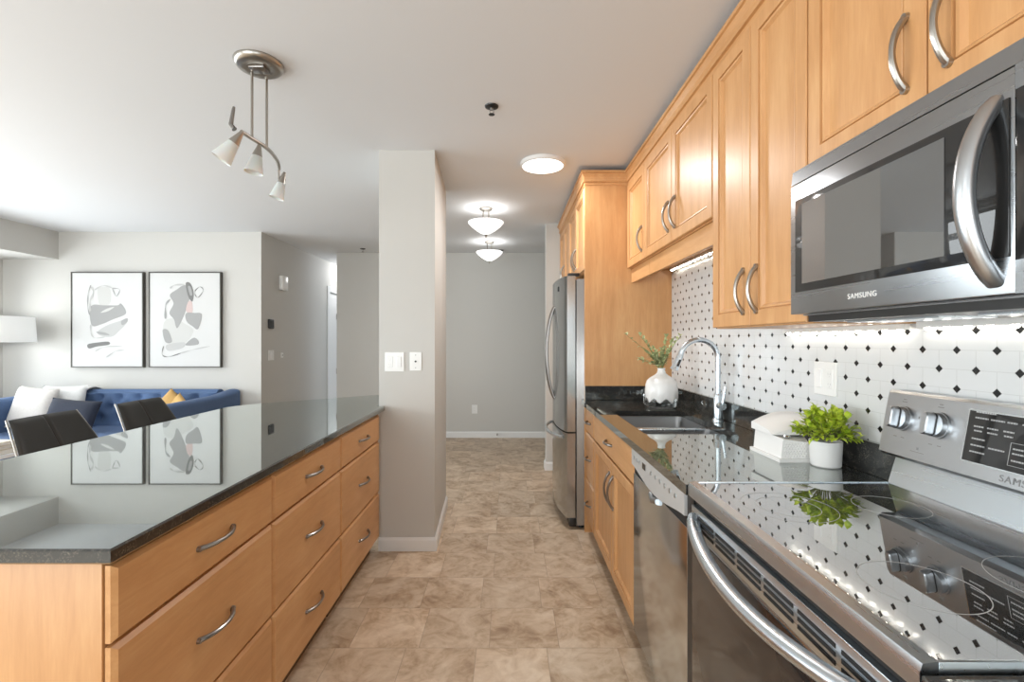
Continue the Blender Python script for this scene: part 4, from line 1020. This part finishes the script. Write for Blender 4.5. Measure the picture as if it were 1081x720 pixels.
pillow('cushion', cz(180, 4.83, 0.655), 0.28, 0.28, 0.08, (-0.25, 0.15, 0.70), 'gold', 'gold cushion leaning on the sofa back, behind the other gold one')
pillow('cushion', cz(188, 4.69, 0.645), 0.27, 0.25, 0.08, (-0.30, -0.35, 0.55), 'gold', 'gold cushion nearest the right arm of the blue sofa')
# throw blanket over the sofa back
x0, x1 = -4.72, -4.46
def thr(off):
    P_ = [(4.922, 0.50), (4.932, 0.62), (4.950, 0.74), (4.985, 0.805), (5.07, 0.828), (5.13, 0.822), (5.195, 0.78), (5.205, 0.60)]
    Q = smooth_path([Vector((0, y-off*0.9, z+off*0.6)) for y, z in P_], 4); return Q
mb = MB(); qa = thr(0.0); qb = thr(0.014); rs = []
for i in range(17):
    x = x0+(x1-x0)*i/16; w = 0.004*math.sin(i*1.3)
    rs.append([(x, p.y-w, p.z+abs(w)) for p in qb]+[(x, p.y-0.002, p.z+0.002) for p in reversed(qa)])
tag(link('throw_blanket', mb.loft(rs), 'knit', ang=1.0), 'white knit throw draped over the sofa back behind the cushions', 'blanket')

# end table and lamp
ex, ey = -5.35, 4.83
t = thing('end_table', (ex, ey, 0), 'white end table at the left arm of the sofa', 'table')
link('top', bx(ex-0.22, ex+0.22, ey-0.27, ey+0.27, 0.66, 0.70, bv=0.004), 'table_white', t)
for sx in (-1, 1):
    for sy in (-1, 1): link('leg', bx(ex+sx*0.19-0.018, ex+sx*0.19+0.018, ey+sy*0.24-0.018, ey+sy*0.24+0.018, 0, 0.6595), 'table_white', t, smooth=False)
ex = -5.29
t = thing('table_lamp', (ex, ey, 0.70), 'white drum-shade lamp with a pull chain at the left edge', 'lamp')
link('base', MB().lathe([(0.09, 0.7003), (0.09, 0.715), (0.02, 0.73), (0.012, 0.76), (0.012, 1.36), (0.02, 1.38), (0.02, 1.44)], (ex, ey, 0), 28), 'nickel', t)
mb = MB(); mb.lathe([(0.330, 1.318), (0.315, 1.583), (0.312, 1.583), (0.327, 1.318)], (ex, ey, 0), 56, cap0=False, cap1=False)
sh = link('lamp_shade', mb, 'shade', t)
mb = MB()
for k in range(3): a = 2*PI*k/3; mb.tube([(ex+0.015*math.cos(a), ey+0.015*math.sin(a), 1.43), (ex+0.3125*math.cos(a), ey+0.3125*math.sin(a), 1.56)], 0.003, 6)
link('spider', mb, 'nickel', sh)
p = point('bulb', (0, 0, 0.75), 2.5, 0.05, (1, 0.97, 0.93)); p.parent = t
cx_, cy_ = ex+0.12, ey-0.06
link('pull_chain', MB().tube([(cx_, cy_, 1.40), (cx_, cy_, 1.20)], 0.0022, 6).tube([(cx_, cy_, 1.205), (cx_, cy_, 1.17)], 0.006, 8).tube([(cx_, cy_, 1.40), (ex+0.01, ey, 1.41)], 0.002, 6), 'nickel_dark', t)

# coffee table with books at the far left
t = thing('coffee_table', (-4.22, 3.70, 0), 'white low table at the left edge, beyond the bar stools', 'table')
link('top', bx(-4.55, -3.90, 3.35, 4.05, 0.42, 0.45, bv=0.004), 'table_white', t)
for x in (-4.50, -3.95):
    for y in (3.40, 4.0): link('leg', bx(x-0.02, x+0.02, y-0.02, y+0.02, 0, 0.4195), 'chrome', t, smooth=False)
def book(z, h, w, d, rot, label):
    t = thing('book', (-4.05, 3.62, z), label, 'book', 'books on the low white table')
    mt = Matrix.Rotation(rot, 4, 'Z')
    def blk(w_, d_, z0, z1):
        return MB().loft([[Vector((-4.05, 3.62, zz))+mt @ Vector((a*w_/2, b_*d_/2, 0)) for a, b_ in ((-1, -1), (1, -1), (1, 1), (-1, 1))] for zz in (z0, z1)])
    c = blk(w, d, z, z+0.003); b2 = blk(w, d, z+h-0.003, z+h); 
    me = bpy.data.meshes.new('x'); b2.bm.to_mesh(me); c.bm.from_mesh(me); bpy.data.meshes.remove(me)
    link('cover', c, 'book', t, smooth=False); link('pages', blk(w-0.008, d-0.008, z+0.0032, z+h-0.0032), 'paper', t, smooth=False)
book(0.4505, 0.035, 0.26, 0.34, 0.0, 'bottom cream book of the stack at the left edge')
book(0.4862, 0.03, 0.24, 0.32, 0.05, 'middle cream book of the stack at the left edge')
book(0.5169, 0.028, 0.24, 0.30, -0.04, 'top cream book of the stack at the left edge')

# bar stools
def stool(cx, cy, label):
    """Faces +x. cx: x of the seat centre."""
    t = thing('bar_stool', (cx, cy, 0), label, 'stool', 'black bar stools at the island')
    zs = 0.62
    link('seat', bx(cx-0.20, cx+0.21, cy-0.215, cy+0.215, zs-0.035, zs+0.035, bv=0.025, seg=4), 'leather', t)
    def q(a, v, off):     # backrest point: a -1..1 across, v 0..1 up
        hw = 0.240-0.062*v; z = zs+0.05+0.28*v; x = cx-0.215-0.24*v*0.52-0.02*v*v
        return Vector((x+off-0.02*(1-a*a), cy+a*hw, z))
    mb = MB(); n = 28
    for s in (1, -1):
        def f(u, v):
            a = 2*u-1; e = max(0.0, (1-abs(a)**8)*(1-abs(2*v-1)**10))**0.5
            seam = 1-0.55*math.exp(-(a/0.035)**2)
            return q(a, v, (0.024*e*seam if s > 0 else -0.016*e))
        mb.grid(f, n*2, n)
    bmesh.ops.remove_doubles(mb.bm, verts=mb.bm.verts[:], dist=1e-4)
    bk = link('backrest', mb, 'leather', t, ang=1.2)
    pts = [q(-1, 0, -0.006)+Vector((0, 0, -0.05))]+[q(-1, v/6, -0.006)+Vector((0, -0.005, 0)) for v in range(7)]
    fr = MB(); fr.tube(pts, 0.004, 8)
    fr.tube([Vector((p.x, 2*cy-p.y, p.z)) for p in pts], 0.004, 8)
    fr.tube([q(a/6, 0, -0.006)+Vector((0, 0, -0.012)) for a in range(-6, 7)], 0.006, 8)
    link('back_frame', fr, 'nickel', t)
    for sx in (-1, 1):
        for sy in (-1, 1): link('leg', MB().tube([(cx+sx*0.17, cy+sy*0.18, zs-0.03), (cx+sx*0.215, cy+sy*0.215, 0)], 0.013, 12), 'chrome', t)
    mb = MB(); k = 0.2
    P_ = [(cx-k, cy-k, 0.22), (cx+k, cy-k, 0.22), (cx+k, cy+k, 0.22), (cx-k, cy+k, 0.22)]
    for i in range(4): mb.tube([P_[i], P_[(i+1) % 4]], 0.008, 8)
    link('footrest', mb, 'chrome', t)
    return t
s1 = stool(-2.04, 2.44, 'black leather bar stool nearer the camera, at the left edge')
dup(s1, (-2.01, 3.03, 0), 'black leather bar stool farther along the island, in front of the tufted sofa back')
